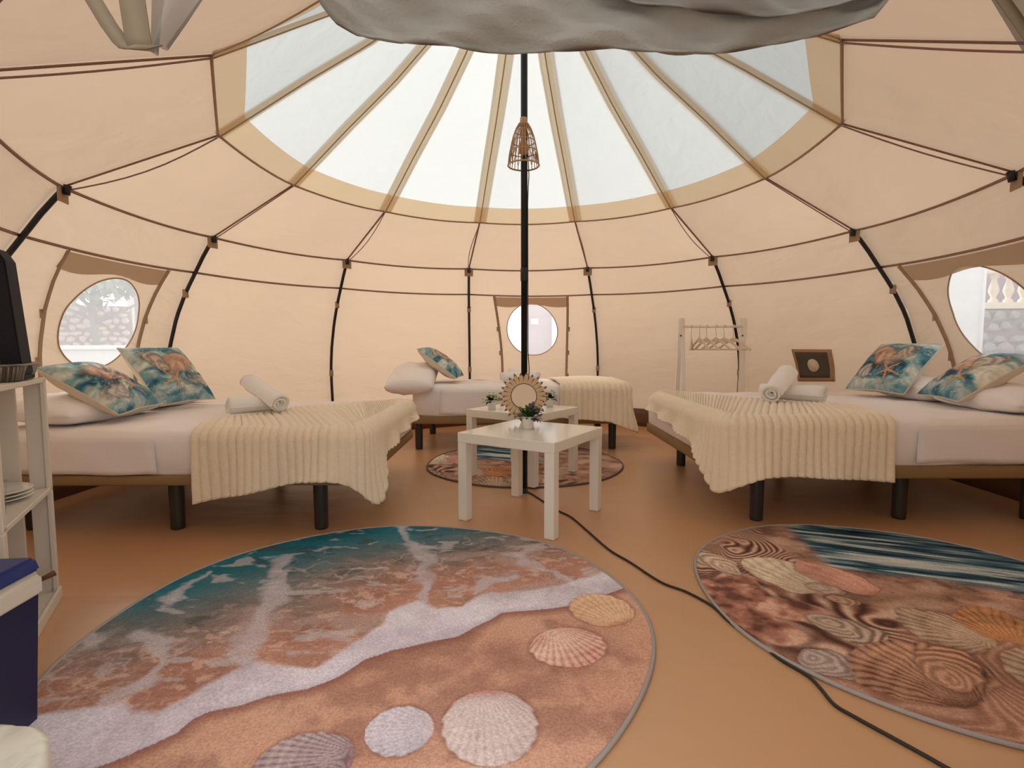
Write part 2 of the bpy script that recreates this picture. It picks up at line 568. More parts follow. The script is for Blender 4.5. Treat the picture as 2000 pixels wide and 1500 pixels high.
def beach_print(x, y):
    """wave running up a beach with scallop shells"""
    wx = x + 0.05 * (fbm(x, y, 9, 3) - 0.5)
    wy = y + 0.05 * (fbm(x, y, 9, 8) - 0.5)
    dl, sl = poly_dist(x + 0.25 * (wx - x), y + 0.25 * (wy - y), FOAM_LO)
    du, su = poly_dist(wx, wy, FOAM_UP)
    sd = -dl * sl          # > 0: seaward
    su = -du * su
    # sand
    n = fbm(x, y, 5, 21)
    C = ramp(n, [(0.25, (172, 124, 104)), (0.5, (204, 154, 124)), (0.75, (214, 166, 136))])
    C = over(C, lin((150, 104, 88)), sstep(0.56, 0.72, fbm(x, y, 7, 40)) * 0.5)
    C = over(C, lin((150, 98, 84)), sstep(0.055, 0.0, dl) * (sd < 0) * 0.85)
    # water over sand
    t = su + 0.16 * (fbm(x, y, 4, 5) - 0.5) + 0.10 * (-x - 0.45)
    W = ramp(t, [(0.0, (186, 138, 114)), (0.14, (176, 126, 102)), (0.28, (156, 126, 110)), (0.40, (136, 124, 112)), (0.52, (108, 116, 112)),
                 (0.66, (66, 112, 118)), (0.78, (34, 108, 118))])
    mott = fbm(wx * 0.7 + wy * 0.4, wy * 1.6 - wx * 0.3, 12, 61)
    W = W * (0.72 + 0.55 * mott)[:, None]
    spk = sstep(0.63, 0.72, fbm(wx, wy * 1.6, 22, 71)) * sstep(0.62, 0.2, t)
    W = over(W, lin((226, 186, 160)), spk * 0.6)
    drk = sstep(0.60, 0.70, fbm(wx, wy * 1.5, 9, 81)) * sstep(0.2, 0.45, t)
    W = over(W, lin((70, 76, 74)), drk * 0.6)
    # thin foam lace
    lace = np.abs(fbm(wx, wy * 1.4, 6, 91, 3) - 0.5)
    lm_ = sstep(0.020, 0.004, lace) * sstep(0.50, 0.60, fbm(x, y, 3, 97)) * sstep(0.75, 0.5, t)
    W = over(W, lin((200, 182, 172)), lm_ * 0.5)
    cau = np.abs(fbm(wx * 1.3, wy * 2.0, 13, 191, 3) - 0.5)
    W = over(W, lin((214, 176, 150)), sstep(0.05, 0.0, cau) * sstep(0.55, 0.15, t) * 0.45)
    mlk = sstep(0.50, 0.68, fbm(wx, wy * 1.5, 5, 195))
    W = over(W, lin((186, 164, 152)), mlk * sstep(0.6, 0.3, t) * 0.55)
    flk = sstep(0.63, 0.75, fbm(wx * 1.0 + 3, wy * 2.2, 10, 33))
    W = over(W, lin((206, 198, 192)), flk * 0.55)
    for pts, w in FINGERS:
        d, _ = poly_dist(wx + 1.6 * (wx - x), wy + 1.6 * (wy - y), pts)
        ww = w * (0.15 + 1.7 * fbm(x, y, 9, 55))
        W = over(W, lin((206, 196, 194)), sstep(ww * 1.15, ww * 0.3, d) * (0.35 + 0.55 * fbm(x, y, 13, 56)))
    C = np.where((sd > 0)[:, None], W, C)
    # main foam band
    foam = (sd > 0) * sstep(0.012, -0.012, su)
    fc = ramp(fbm(x, y, 6, 14), [(0.25, (198, 184, 186)), (0.5, (224, 214, 214)), (0.8, (234, 228, 228))])
    fc = fc * (0.90 + 0.2 * fbm(x, y, 40, 4, 3))[:, None]
    rim = sstep(0.035, 0.0, dl)
    fc = over(fc, lin((196, 186, 192)), rim * 0.6)
    C = C * (1 - foam[:, None]) + fc * foam[:, None]
    # shells
    C = shell_print(C, x, y, (0.356, 1.585), (0.245, 1.775), 0.105, (238, 204, 160), (190, 116, 84), 30, 6, (170, 90, 60))
    C = shell_print(C, x, y, (0.130, 1.575), (0.19, 1.385), 0.115, (240, 206, 180), (176, 84, 60), 32, 6, (220, 180, 160), 0.85)
    C = shell_print(C, x, y, (-0.075, 1.288), (-0.035, 1.045), 0.112, (232, 214, 202), (168, 138, 126), 44, 7, (196, 104, 84), 0.5)
    C = shell_print(C, x, y, (-0.175, 1.145), (-0.33, 1.132), 0.080, (228, 218, 216), (158, 146, 152), 34, 6, (220, 196, 186), 0.55)
    C = shell_print(C, x, y, (-0.33, 1.06), (-0.535, 1.035), 0.085, (204, 184, 176), (104, 74, 84), 40, 9, (150, 110, 110), 0.9)
    return C


def rings_print(C, x, y, c, ax, ra, rb, light, dark, n=7, spiral=1.0, soft=0.07):
    ca, sa = math.cos(ax), math.sin(ax)
    p = ((x - c[0]) * ca + (y - c[1]) * sa) / ra
    q = (-(x - c[0]) * sa + (y - c[1]) * ca) / rb
    r = np.hypot(p, q)
    th = np.arctan2(q, p)
    m = sstep(1.0, 1 - soft, r)
    C = over(C, lin((84, 60, 50)), sstep(1.18, 0.95, r) * 0.55)
    k = 0.5 + 0.5 * np.cos(np.hypot(p + 0.55, q * 0.8) * n * 5.0 + spiral * th)
    k = np.clip(k * (0.65 + 0.25 * p) + 0.25 * (r - 0.3), 0, 1)
    col = np.asarray(lin(light))[None, :] * (1 - k[:, None]) + np.asarray(lin(dark))[None, :] * k[:, None]
    return C * (1 - m[:, None]) + col * m[:, None]


def seashell_print(x, y, sea_right=9.0):
    """sea at the far side, beach, then a bank of big striped shells; unit: metres from the rug centre"""
    wx = x + 0.10 * (fbm(x, y, 4, 203) - 0.5)
    wy = y + 0.10 * (fbm(x, y, 4, 208) - 0.5)
    # bank of shells: flowing ridges
    ang = 5.0 * (fbm(x, y, 2.4, 211, 3) - 0.5)
    fl = np.sin(70 * (wx * np.cos(ang) + wy * np.sin(ang)) + 5 * fbm(x, y, 6, 215))
    C = ramp(0.5 + 0.5 * fl, [(0.0, (84, 56, 46)), (0.45, (158, 112, 92)), (0.75, (200, 158, 132)), (1.0, (228, 196, 168))])
    patch = fbm(x, y, 3.5, 231)
    C = over(C, lin((172, 128, 104)), sstep(0.5, 0.62, patch) * 0.75)
    C = over(C, lin((88, 62, 52)), sstep(0.42, 0.32, patch) * 0.55)
    # beach
    bl = y - (-0.15 - 0.45 * (x + 0.05)) + 0.12 * (fbm(x, y, 5, 241) - 0.5)
    bl2 = np.minimum(bl, (x + 0.33 - 0.1 * fbm(x, y, 6, 243)) * 1.2)
    n = fbm(x, y * 1.5, 10, 245)
    B = ramp(n, [(0.25, (140, 106, 88)), (0.5, (186, 146, 120)), (0.75, (206, 172, 146))])
    B = over(B, lin((104, 78, 66)), sstep(0.62, 0.72, fbm(x, y, 18, 246)) * 0.6)
    m = sstep(0.0, 0.05, bl2)
    C = C * (1 - m[:, None]) + B * m[:, None]
    # sea: long streaks
    sea = y - (0.16 - 0.42 * x) + 0.10 * (fbm(x, y, 4, 251) - 0.5)
    sea = np.minimum(sea, (x + 0.12 + 0.15 * (0.7 - y)) * 1.0)
    sea = np.minimum(sea, sea_right - x)
    st = fbm(x * 0.9 + y * 0.35, y * 7.0 + x * 2.6, 5, 255, 4)
    S = ramp(st, [(0.28, (18, 34, 42)), (0.42, (44, 76, 88)), (0.52, (92, 122, 128)), (0.62, (168, 178, 170)), (0.75, (206, 206, 190))])
    m = sstep(0.0, 0.07, sea)
    C = C * (1 - m[:, None]) + S * m[:, None]
    # starfish-like knobbly coral at the left
    d, _ = poly_dist(wx, wy, [(-0.72, 0.12), (-0.64, -0.06), (-0.58, -0.22)])
    d2, _ = poly_dist(wx, wy, [(-0.55, 0.15), (-0.62, -0.02), (-0.42, -0.10)])
    d = np.minimum(d, d2)
    kn = fbm(x, y, 16, 261, 3)
    col = ramp(kn, [(0.3, (110, 72, 60)), (0.5, (178, 124, 102)), (0.7, (224, 180, 154))])
    m = sstep(0.085, 0.065, d + 0.05 * (kn - 0.5))
    C = over(C, lin((70, 46, 40)), sstep(0.12, 0.08, d) * 0.6)
    C = C * (1 - m[:, None]) + col * m[:, None]
    # single shells, drawn a little uneven
    x, y = x + 0.085 * (fbm(x, y, 5, 301) - 0.5) + 0.03 * (fbm(x, y, 14, 303) - 0.5), y + 0.085 * (fbm(x, y, 5, 305) - 0.5) + 0.03 * (fbm(x, y, 14, 307) - 0.5)
    C = rings_print(C, x, y, (-0.60, 0.32), 1.9, 0.17, 0.07, (232, 208, 180), (120, 84, 64), 5, 0.5)
    C = shell_print(C, x, y, (-0.30, 0.03), (-0.43, 0.32), 0.115, (236, 222, 190), (166, 132, 104), 26, 5, (190, 160, 130), 0.75)
    C = shell_print(C, x, y, (-0.13, 0.00), (-0.25, 0.27), 0.085, (222, 168, 144), (186, 128, 110), 18, 5, (180, 120, 100), 0.6)
    C = rings_print(C, x, y, (-0.28, 0.06), -0.8, 0.06, 0.035, (214, 188, 170), (168, 132, 116), 2, 0.3, 0.15)
    C = rings_print(C, x, y, (-0.27, -0.02), -0.6, 0.055, 0.03, (216, 176, 146), (150, 108, 84), 3, 0.3, 0.15)
    C = rings_print(C, x, y, (-0.38, -0.22), -1.1, 0.13, 0.08, (220, 196, 172), (96, 68, 58), 5, 2.0)
    C = rings_print(C, x, y, (-0.53, -0.39), -0.75, 0.095, 0.062, (214, 196, 182), (124, 98, 88), 5, 1.0)
    C = shell_print(C, x, y, (0.02, -0.30), (-0.18, -0.14), 0.14, (214, 186, 156), (108, 78, 62), 30, 4, None, 0.9)
    C = shell_print(C, x, y, (-0.28, -0.56), (-0.36, -0.30), 0.20, (216, 168, 134), (92, 54, 40), 30, 5, (70, 40, 32), 0.95)
    C = rings_print(C, x, y, (-0.22, -0.40), 0.9, 0.12, 0.075, (222, 176, 140), (120, 72, 52), 5, 1.5)
    C = shell_print(C, x, y, (0.06, -0.30), (0.16, -0.08), 0.12, (222, 164, 112), (124, 74, 46), 30, 5, None, 0.8)
    C = shell_print(C, x, y, (0.10, -0.60), (0.02, -0.34), 0.16, (224, 196, 164), (110, 78, 62), 30, 5, None, 0.8)
    C = rings_print(C, x, y, (0.34, -0.36), 0.4, 0.17, 0.12, (226, 196, 168), (130, 92, 74), 5, 1.2)
    C = shell_print(C, x, y, (0.45, -0.10), (0.62, -0.22), 0.12, (228, 206, 182), (150, 112, 92), 26, 5, None, 0.7)
    land = sstep(0.05, -0.02, sea)
    tone = 0.62 + 0.62 * fbm(x, y, 7, 311)
    C = C * (1 - land[:, None]) + C * tone[:, None] * np.array([1.0, 0.96, 0.90]) * land[:, None]
    return C


def cushion_paint(u, v, seed, mirror):
    """watercolour sea with a shell and a starfish, u and v in -1..1"""
    if mirror:
        u = -u
    wu = u + 0.5 * (fbm(u + 5, v + 5, 2, seed) - 0.5)
    wv = v + 0.5 * (fbm(u + 5, v + 5, 2, seed + 9) - 0.5)
    t = fbm(wu * 0.8 + 9, wv * 1.8 + 9, 2.2, seed + 3)
    C = ramp(t, [(0.28, (38, 74, 98)), (0.38, (72, 122, 138)), (0.48, (120, 156, 160)), (0.58, (168, 184, 178)), (0.70, (214, 212, 200))])
    tex = fbm(u + 7, v + 7, 7, seed + 20)
    C = C * (0.62 + 0.74 * tex)[:, None]
    strk = fbm(wu * 3 + wv + 4, wv * 0.8 - wu + 4, 6, seed + 60)
    C = C * (0.72 + 0.56 * strk)[:, None]
    top = sstep(0.1, 0.9, v + 0.3 * (tex - 0.5))
    C = over(C, lin((110, 160, 172)), top * 0.35)
    bot = sstep(-0.45, -0.9, v)
    C = over(C, lin((60, 110, 136)), bot * 0.4)
    # brown shell mass
    C = rings_print(C, wu, wv, (0.18, 0.18), 0.5, 0.62, 0.38, (206, 170, 146), (150, 112, 100), 1.6, 0.8, 0.35)
    C = rings_print(C, wu, wv, (-0.45, 0.30), 2.2, 0.42, 0.26, (196, 180, 160), (96, 88, 92), 3.0, 0.6, 0.3)
    C = rings_print(C, wu, wv, (0.55, -0.40), 0.2, 0.34, 0.24, (196, 186, 176), (110, 112, 122), 2.0, 0.8, 0.35)
    C = over(C, lin((44, 58, 80)), sstep(0.58, 0.7, fbm(u + 3, v + 3, 4, seed + 31)) * sstep(0.9, 0.2, np.hypot(u, v)) * 0.7)
    # starfish
    cu, cv = -0.28, -0.38
    r = np.hypot(u - cu, v - cv)
    th = np.arctan2(v - cv, u - cu) + 0.4
    arm = np.abs(((th * 5 / (2 * math.pi)) % 1) - 0.5) * 2
    lim = 0.10 + 0.36 * np.clip(arm, 0, 1) ** 3.2
    C = over(C, lin((64, 56, 60)), sstep(lim + 0.07, lim, r) * 0.5)
    C = over(C, lin((190, 148, 114)), sstep(lim, lim - 0.05, r) * 0.9)
    # light sprays
    C = np.clip(C * 1.25, 0, 0.9)
    sp = np.abs(fbm(u * 1.2 + 2, v * 2.6 + 2, 3, seed + 44) - 0.5)
    C = over(C, lin((232, 222, 204)), sstep(0.016, 0.004, sp) * 0.55)
    return C


def paint(o, fn):
    me = o.data
    n = len(me.vertices)
    co = np.empty(n * 3, 'f')
    me.vertices.foreach_get('co', co)
    co = co.reshape(-1, 3)
    C = np.clip(fn(co), 0.003, 0.95)
    at = me.color_attributes.new('print', 'FLOAT_COLOR', 'POINT')
    buf = np.ones((n, 4), 'f')
    buf[:, :3] = C
    at.data.foreach_set('color', buf.ravel())


# ------------------------------------------------------------------ the tent: shape
TC = (0.073, 3.11)
RE, ZE, RS, ZS = 2.32, 1.66, 1.61, 1.965
RB = {-132.7: 2.80, -102.7: 2.83, -72.7: 2.82, -42.7: 2.73, -12.7: 2.80, 17.3: 3.12, 47.3: 2.93, 77.3: 2.94, 107.3: 2.92, 137.3: 2.85,
      167.3: 2.78, 197.3: 2.78}
GZ = [(0, .95), (.15, .96), (.35, .97), (.55, 1.0), (.70, 1.0), (.88, .93), (1.10, .77), (1.28, .57), (1.42, .37), (1.54, .2), (1.66, 0)]
SHIFT = {-12.7: 1.4}
Z_SEAM, Z_LIP = 1.42, 0.15


def g_of(z):
    return float(np.interp(z, [a for a, b in GZ], [b for a, b in GZ]))


def azk(k):
    a = -12.7 + 30 * k
    while a > 210:
        a -= 360
    while a < -140:
        a += 360
    return round(a, 1)


def pole_line(k, z):
    a = azk(k)
    g = g_of(z)
    R = RE + (RB[a] - RE) * g
    t = math.radians(a + SHIFT.get(a, 0) * g)
    return Vector((TC[0] + R * math.sin(t), TC[1] + R * math.cos(t), z))


def surf(k, s, z, inset=0.0):
    w = 4 * s * (1 - s)
    zz = z - .02 * w * min(1, max(0, z / ZE)) ** 2
    P = pole_line(k, zz).lerp(pole_line(k + 1, zz), s)
    a = math.radians(azk(k) + 15)
    b = .03 * w * min(1, max(0, (ZE - zz) / .4)) - inset
    return P + Vector((math.sin(a) * b, math.cos(a) * b, 0))


def ring_pt(k, r, z):
    t = math.radians(azk(k))
    return Vector((TC[0] + r * math.sin(t), TC[1] + r * math.cos(t), z))


ROOF_PROF = [(1.61, 1.965), (1.50, 2.045), (1.17, 2.29), (.84, 2.52), (.55, 2.76), (.33, 2.98), (.16, 3.16), (.06, 3.27)]


def roof_pt(k, s, t, inset=0.0):
    """t 0 at the eave, 1 at the skylight ring"""
    E = surf(k, s, ZE)
    S = ring_pt(k, RS, ZS).lerp(ring_pt(k + 1, RS, ZS), s)
    P = E.lerp(S, t)
    w = 4 * s * (1 - s)
    P.z -= 0.025 * w * math.sin(math.pi * t) + 0.0201 * w * t + inset
    return P


def sky_pt(k, s, r, inset=0.0, dip=1.0):
    z = float(np.interp(r, [p[0] for p in ROOF_PROF[::-1]], [p[1] for p in ROOF_PROF[::-1]]))
    P = ring_pt(k, r, z).lerp(ring_pt(k + 1, r, z), s)
    w = 4 * s * (1 - s)
    P.z -= dip * 0.02 * w * (r / 1.6) + inset
    return P


# floor -------------------------------------------------------------
floor = structure(empty('floor', (TC[0], TC[1], 0)), 'tan groundsheet covering the whole tent floor')


def floor_sheet():
    ring = []
    for k in range(12):
        for s in np.linspace(0, 1, 7)[:-1]:
            ring.append(surf(k, s, 0.0) if k != 6 else pole_line(k, 0).lerp(pole_line(k + 1, 0), s))
    V = [Vector((TC[0], TC[1], 0))]
    F = []
    nr, n = 10, len(ring)
    for i in range(1, nr + 1):
        for p in ring:
            V.append(Vector((TC[0], TC[1], 0)).lerp(Vector((p.x, p.y, 0)), i / nr))
    for k in range(n):
        F.append((0, 1 + (k + 1) % n, 1 + k))
    for i in range(nr - 1):
        for k in range(n):
            a, b = 1 + i * n + k, 1 + i * n + (k + 1) % n
            F.append((a, b, b + n, a + n))
    V = [(v.x - TC[0], v.y - TC[1], v.z) for v in V]
    return pyd('groundsheet', V, [f[::-1] for f in F], M_floor, floor)


floor_sheet()
for k in range(12):
    if k == 6:
        continue
    v, f = grid_geo(8, 3, lambda a, b, k=k: surf(k, a, b * 0.19, 0.03 - 0.015 * b) - Vector((TC[0], TC[1], 0)))
    solid(pyd('groundsheet_lip', v, f, M_lip, floor), 0.006, 0)

# walls --------------------------------------------------------------
WALLS = {}
for nm, lab in (('wall_left', 'beige canvas tent wall behind the left-hand bed'), ('wall_back', 'beige canvas tent wall facing the doorway'),
                ('wall_right', 'beige canvas tent wall behind the right-hand bed'), ('wall_front', 'beige canvas tent wall beside the doorway')):
    WALLS[nm] = structure(empty(nm, (TC[0], TC[1], 0)), lab)
OFF = Vector((TC[0], TC[1], 0))


def wall_of(k):
    k = k % 12
    return WALLS['wall_back'] if k in (11, 0, 1) else WALLS['wall_right'] if k in (2, 3, 4) else WALLS['wall_left'] if k in (8, 9, 10) else WALLS['wall_front']


WINDOWS = {9: (0.575, 1.035, 0.285), 0: (0.49, 1.065, 0.285), 3: (0.45, 1.065, 0.290)}


def chord_w(k, z):
    return (pole_line(k, z) - pole_line(k + 1, z)).length


def wall_panel_with_hole(k, sc, zc, r, s0, s1, mat, parent):
    """canvas field between s0 and s1 with a round opening"""
    M, nr = 72, 8
    zlo, zhi = 0.0, Z_SEAM
    V, F = [], []
    w = chord_w(k, zc)
    corner = [math.atan2(ez - zc, (es - sc) * w) % (2 * math.pi) for es in (s0, s1) for ez in (zlo, zhi)]
    angs = sorted([2 * math.pi * j / 68 for j in range(68)] + corner)
    for i in range(nr + 1):
        t = (i / nr) ** 1.3
        for j in range(M):
            a = angs[j]
            ca, sa = math.cos(a), math.sin(a)
            cs, cz = sc + r * ca / w, zc + r * sa
            # where the ray leaves the rectangle
            lim = 1e9
            if ca > 1e-6:
                lim = min(lim, (s1 - sc) * w / ca)
            if ca < -1e-6:
                lim = min(lim, (s0 - sc) * w / ca)
            if sa > 1e-6:
                lim = min(lim, (zhi - zc) / sa)
            if sa < -1e-6:
                lim = min(lim, (zlo - zc) / sa)
            es, ez = sc + lim * ca / w, zc + lim * sa
            V.append(surf(k, min(s1, max(s0, cs + (es - cs) * t)), cz + (ez - cz) * t) - OFF)
    for i in range(nr):
        for j in range(M):
            j2 = (j + 1) % M
            F.append((i * M + j, i * M + j2, (i + 1) * M + j2, (i + 1) * M + j))
    return pyd('wall_panel', V, F, mat, parent)


def seam_strip(name, pts, width, mat, parent, normal_fn=None, th=0.004):
    """flat tape following pts; normal points at the tent axis"""
    V, F = [], []
    P = [Vector(p) for p in pts]
    for i, p in enumerate(P):
        t = (P[min(i + 1, len(P) - 1)] - P[max(i - 1, 0)]).normalized()
        n = Vector((-p.x, -p.y, (1.0 - p.z) * 0.6)) if normal_fn is None else normal_fn(p)
        n.normalize()
        sd = t.cross(n).normalized()
        for q in (-1, 1):
            V.append(p + sd * q * width / 2 + n * 0.004)
    for i in range(len(P) - 1):
        F.append((2 * i, 2 * i + 1, 2 * i + 3, 2 * i + 2))
    return solid(pyd(name, V, F, mat, parent), th, 0)


for k in range(12):
    if k == 6:
        continue
    w = wall_of(k)
    up = grid('upper_panel', 12, 4, lambda a, b, k=k: surf(k, a, ZE + (Z_SEAM - ZE) * b) - OFF, M_canvas, w)
    if k in WINDOWS:
        wall_panel_with_hole(k, *WINDOWS[k], 0.0, 1.0, M_canvas, w)
    else:
        grid('wall_panel', 14, 16, lambda a, b, k=k: surf(k, a, Z_SEAM + (0 - Z_SEAM) * b) - OFF, M_canvas, w)
    seam_strip('seam', [surf(k, s, ZE, 0.004) - OFF for s in np.linspace(0, 1, 15)], 0.017, M_seam, w)
    seam_strip('seam', [surf(k, s, Z_SEAM, 0.006) - OFF for s in np.linspace(0, 1, 15)], 0.015, M_seam, w)

# ceiling -------------------------------------------------------------
ceiling = structure(empty('ceiling', (TC[0], TC[1], 0)), 'canvas tent roof with a round white skylight of twelve gores')
for k in range(12):
    grid('roof_panel', 10, 8, lambda a, b, k=k: roof_pt(k, a, b) - OFF, M_canvas, ceiling)
    grid('ring_band', 10, 3, lambda a, b, k=k: sky_pt(k, a, 1.61 - 0.13 * b) - OFF, M_band, ceiling)
    grid('skylight_gore', 10, 18, lambda a, b, k=k: sky_pt(k, a, 1.48 - (1.48 - 0.06) * b) - OFF, M_sky, ceiling)

    def rib(a, b, k=k):
        r = 1.61 - (1.61 - 0.06) * b
        half = 0.054 if r > 0.35 else 0.054 * max(0.3, r / 0.35)
        c = ring_pt(k, r, float(np.interp(r, [p[0] for p in ROOF_PROF[::-1]], [p[1] for p in ROOF_PROF[::-1]])))
        t = math.radians(azk(k))
        side = Vector((math.cos(t), -math.sin(t), 0))
        x = (a - 0.5) * 2
        return c + side * x * half - Vector((0, 0, 0.004 + 0.012 * (1 - abs(x)))) - OFF

    grid('rib_tape', 4, 22, rib, M_tape, ceiling)
    seam_strip('rib_seam', [sky_pt(k, 0, r, 0.018) - OFF for r in np.linspace(1.61, 0.1, 18)], 0.008, M_band, ceiling, lambda p: Vector((-p.x, -p.y, -1.5)))
    seam_strip('ring_seam', [roof_pt(k, s, 1.0, 0.004) - OFF for s in np.linspace(0, 1, 9)], 0.012, M_strip, ceiling, lambda p: Vector((-p.x, -p.y, -2)))
    seam_strip('roof_seam', [roof_pt(k, 0, t, 0.006) - OFF for t in np.linspace(0, 1, 8)], 0.014, M_seam, ceiling, lambda p: Vector((-p.x, -p.y, -2)))
    sl = (0.05, 0.02, 0.03, 0.045, 0.015, 0.03)[k % 6]
    a0, a1 = roof_pt(k, 0.0, 0.02, 0.03), roof_pt(k, 0.0, 1.0, 0.02)
    tt = math.radians(azk(k))
    sd = Vector((math.cos(tt), -math.sin(tt), 0)) * (0.5 if k % 2 else -0.5)
    tube('guy_cord', [a0.lerp(a1, q) - OFF + sd * sl * math.sin(math.pi * q) * 1.6 - Vector((0, 0, sl * math.sin(math.pi * q) * 0.6)) for q in np.linspace(0, 1, 9)],
         0.0036, M_cord, ceiling, 6)
lathe('roof_cap', [(0.0, 3.285), (0.05, 3.28), (0.075, 3.25), (0.075, 3.22)], M_band, ceiling, 24)

# windows ---------------------------------------------------------------
WLAB = {9: 'round clear film window above the cushions of the left-hand bed', 0: 'round clear film window straight behind the centre pole',
        3: 'round clear film window above the cushions of the right-hand bed'}
STRIPS = {9: ((.23, 1.41, .31, .70), (.82, 1.41, .825, .72)), 0: ((.204, 1.41, .235, .5), (.797, 1.41, .76, .5)), 3: ((.119, 1.41, .18, .66), (.84, 1.41, .80, .66))}
for n, k in enumerate((9, 0, 3), 1):
    sc, zc, r = WINDOWS[k]
    w = chord_w(k, zc)
    win = structure(empty('window_%d' % n, tuple(surf(k, sc, zc))), WLAB[k])
    o0 = surf(k, sc, zc)
    V = [surf(k, sc, zc) - o0]
    F = []
    M = 48
    for i in range(1, 6):
        for j in range(M):
            a = 2 * math.pi * j / M
            V.append(surf(k, sc + (r + 0.006) * i / 5 * math.cos(a) / w, zc + (r + 0.006) * i / 5 * math.sin(a), -0.002) - o0)
    for j in range(M):
        F.append((0, 1 + j, 1 + (j + 1) % M))
    for i in range(4):
        for j in range(M):
            a, b = 1 + i * M + j, 1 + i * M + (j + 1) % M
            F.append((a, a + M, b + M, b))
    pyd('pane', V, F, M_pane, win)
    tube('pane_rim', [surf(k, sc + r * math.cos(2 * math.pi * j / 64) / w, zc + r * math.sin(2 * math.pi * j / 64), 0.003) - o0 for j in range(64)], 0.0045, M_strip, win, 6, True)
    # rolled-down flap edge: header band and two taped sides with tabs
    (sa, za, sb, zb), (sa2, za2, sb2, zb2) = STRIPS[k]
    hd = grid('flap_header', 14, 3, lambda a, b: surf(k, sa + (sa2 - sa) * a, za - 0.005 - 0.085 * b - 0.015 * math.sin(a * 9) * b, 0.012) - o0, M_header, win)
    for q, (s0, z0, s1, z1) in enumerate(STRIPS[k]):
        zend = 0.2
        s2 = s0 + (s1 - s0) * (z0 - zend) / (z0 - z1)
        bow = 0.02 * (1 if q == 0 else -1)
        pts = [surf(k, s0 + (s2 - s0) * t + bow * math.sin(math.pi * t), z0 + (zend - z0) * t, 0.010) - o0 for t in np.linspace(0, 1, 16)]
        seam_strip('flap_edge', pts, 0.026, M_strip, win, lambda p: Vector(((TC[0] - o0.x - p.x), (TC[1] - o0.y - p.y), 0)))
        for t in (0.28, 0.50, 0.72):
            c = surf(k, s0 + (s2 - s0) * t + bow * math.sin(math.pi * t) + (-0.012 if q == 0 else 0.012), z0 + (zend - z0) * t, 0.014) - o0
            tang = math.radians(azk(k) + 15)
            box('tab', c, (0.02, 0.006, 0.05), M_strip, win, 0.002, 1, Matrix.Rotation(-tang, 3, 'Z'))

# curved wall poles ---------------------------------------------------------
PLAB = {-3: 'black curved tent pole beside the navy stand', -2: 'black curved tent pole between the left-hand window and the towels',
        -1: 'black curved tent pole behind the foot of the left-hand bed', 0: 'black tent pole just left of the middle round window',
        1: 'black tent pole just right of the middle round window', 2: 'black curved tent pole behind the clothes rack',
        3: 'black curved tent pole by the cushions of the right-hand bed', 4: 'black tent pole clip at the edge beside the right-hand window'}
for k in range(-3, 5):
    base = pole_line(k, 0.0)
    root = tag(empty('tent_pole', tuple(base)), PLAB[k], 'tent pole', 'curved black poles along the tent wall')
    inward = Vector((TC[0] - base.x, TC[1] - base.y, 0)).normalized()
    pts = [pole_line(k, z) + inward * 0.03 - base for z in np.linspace(0.02, 1.655, 26)]
    tube('rod', pts, 0.0135, M_rod, root, 10)
    top = pts[-1]
    tube('end_cap', [top + Vector((0, 0, -0.035)) + inward * 0.002, top + Vector((0, 0, 0.01)) + inward * 0.012], [0.016, 0.017], M_rod, root, 10)
    ang = math.atan2(inward.y, inward.x) - math.pi / 2
    pocket = box('pocket_tab', top + Vector((0, 0, -0.035)) - inward * 0.012, (0.085, 0.006, 0.075), M_tab, root, 0.002, 1, Matrix.Rotation(ang, 3, 'Z'))
    for z in (1.27, 0.62):
        c = pole_line(k, z) + inward * 0.032 - base
        lathe('strap', [(0.016, -0.03), (0.0195, -0.028), (0.0195, 0.028), (0.016, 0.03)], M_tab, root, 12, tuple(c))

# centre pole ---------------------------------------------------------------
cp = tag(empty('centre_pole', (TC[0], TC[1], 0)), 'tall black centre pole rising from between the white tables to the roof', 'tent pole')
lathe('shaft', [(0.0, 0.03), (0.0185, 0.03), (0.0185, 1.30), (0.0195, 1.30), (0.0195, 3.22), (0.0, 3.22)], M_blackpaint, cp, 20)
lathe('foot', [(0.0, 0.0), (0.028, 0.0), (0.028, 0.005), (0.021, 0.008), (0.021, 0.03), (0.0, 0.03)], M_blackpaint, cp, 20)
lathe('joint_collar', [(0.019, 1.26), (0.022, 1.265), (0.022, 1.335), (0.019, 1.34)], M_blackpaint, cp, 20)

# door netting tied up over the entrance ------------------------------------------
def swag(name, xs, zs, y0, depth, ztop, label, mat, seed):
    r_ = random.Random(seed)
    ph = [r_.uniform(0, 6.28) for _ in range(6)]
    def fn(a, b):
        x = xs[0] + (xs[-1] - xs[0]) * a
        zb = float(np.interp(x, xs, zs))
        ang = math.pi * (b - 0.5)          # -pi/2 front ... pi/2 back
        up = abs(b - 0.5) * 2
        z = zb + (ztop - zb) * up ** 1.7
        y = y0 + depth * math.sin(ang) * (0.6 + 0.4 * up)
        q_ = x * 1.0 + 0.55 * up
        fold = 0.012 * math.sin(19 * q_ + ph[0]) + 0.011 * math.sin(31 * x - 16 * up + ph[1]) + 0.006 * math.sin(58 * q_ + 12 * up + ph[2])
        y += fold * (0.4 + up)
        z += 0.003 * math.sin(30 * x + ph[3])
        return Vector((x, y, z))
    o = solid(grid(name, 90, 40, fn, mat), 0.0015, 0)
    return o


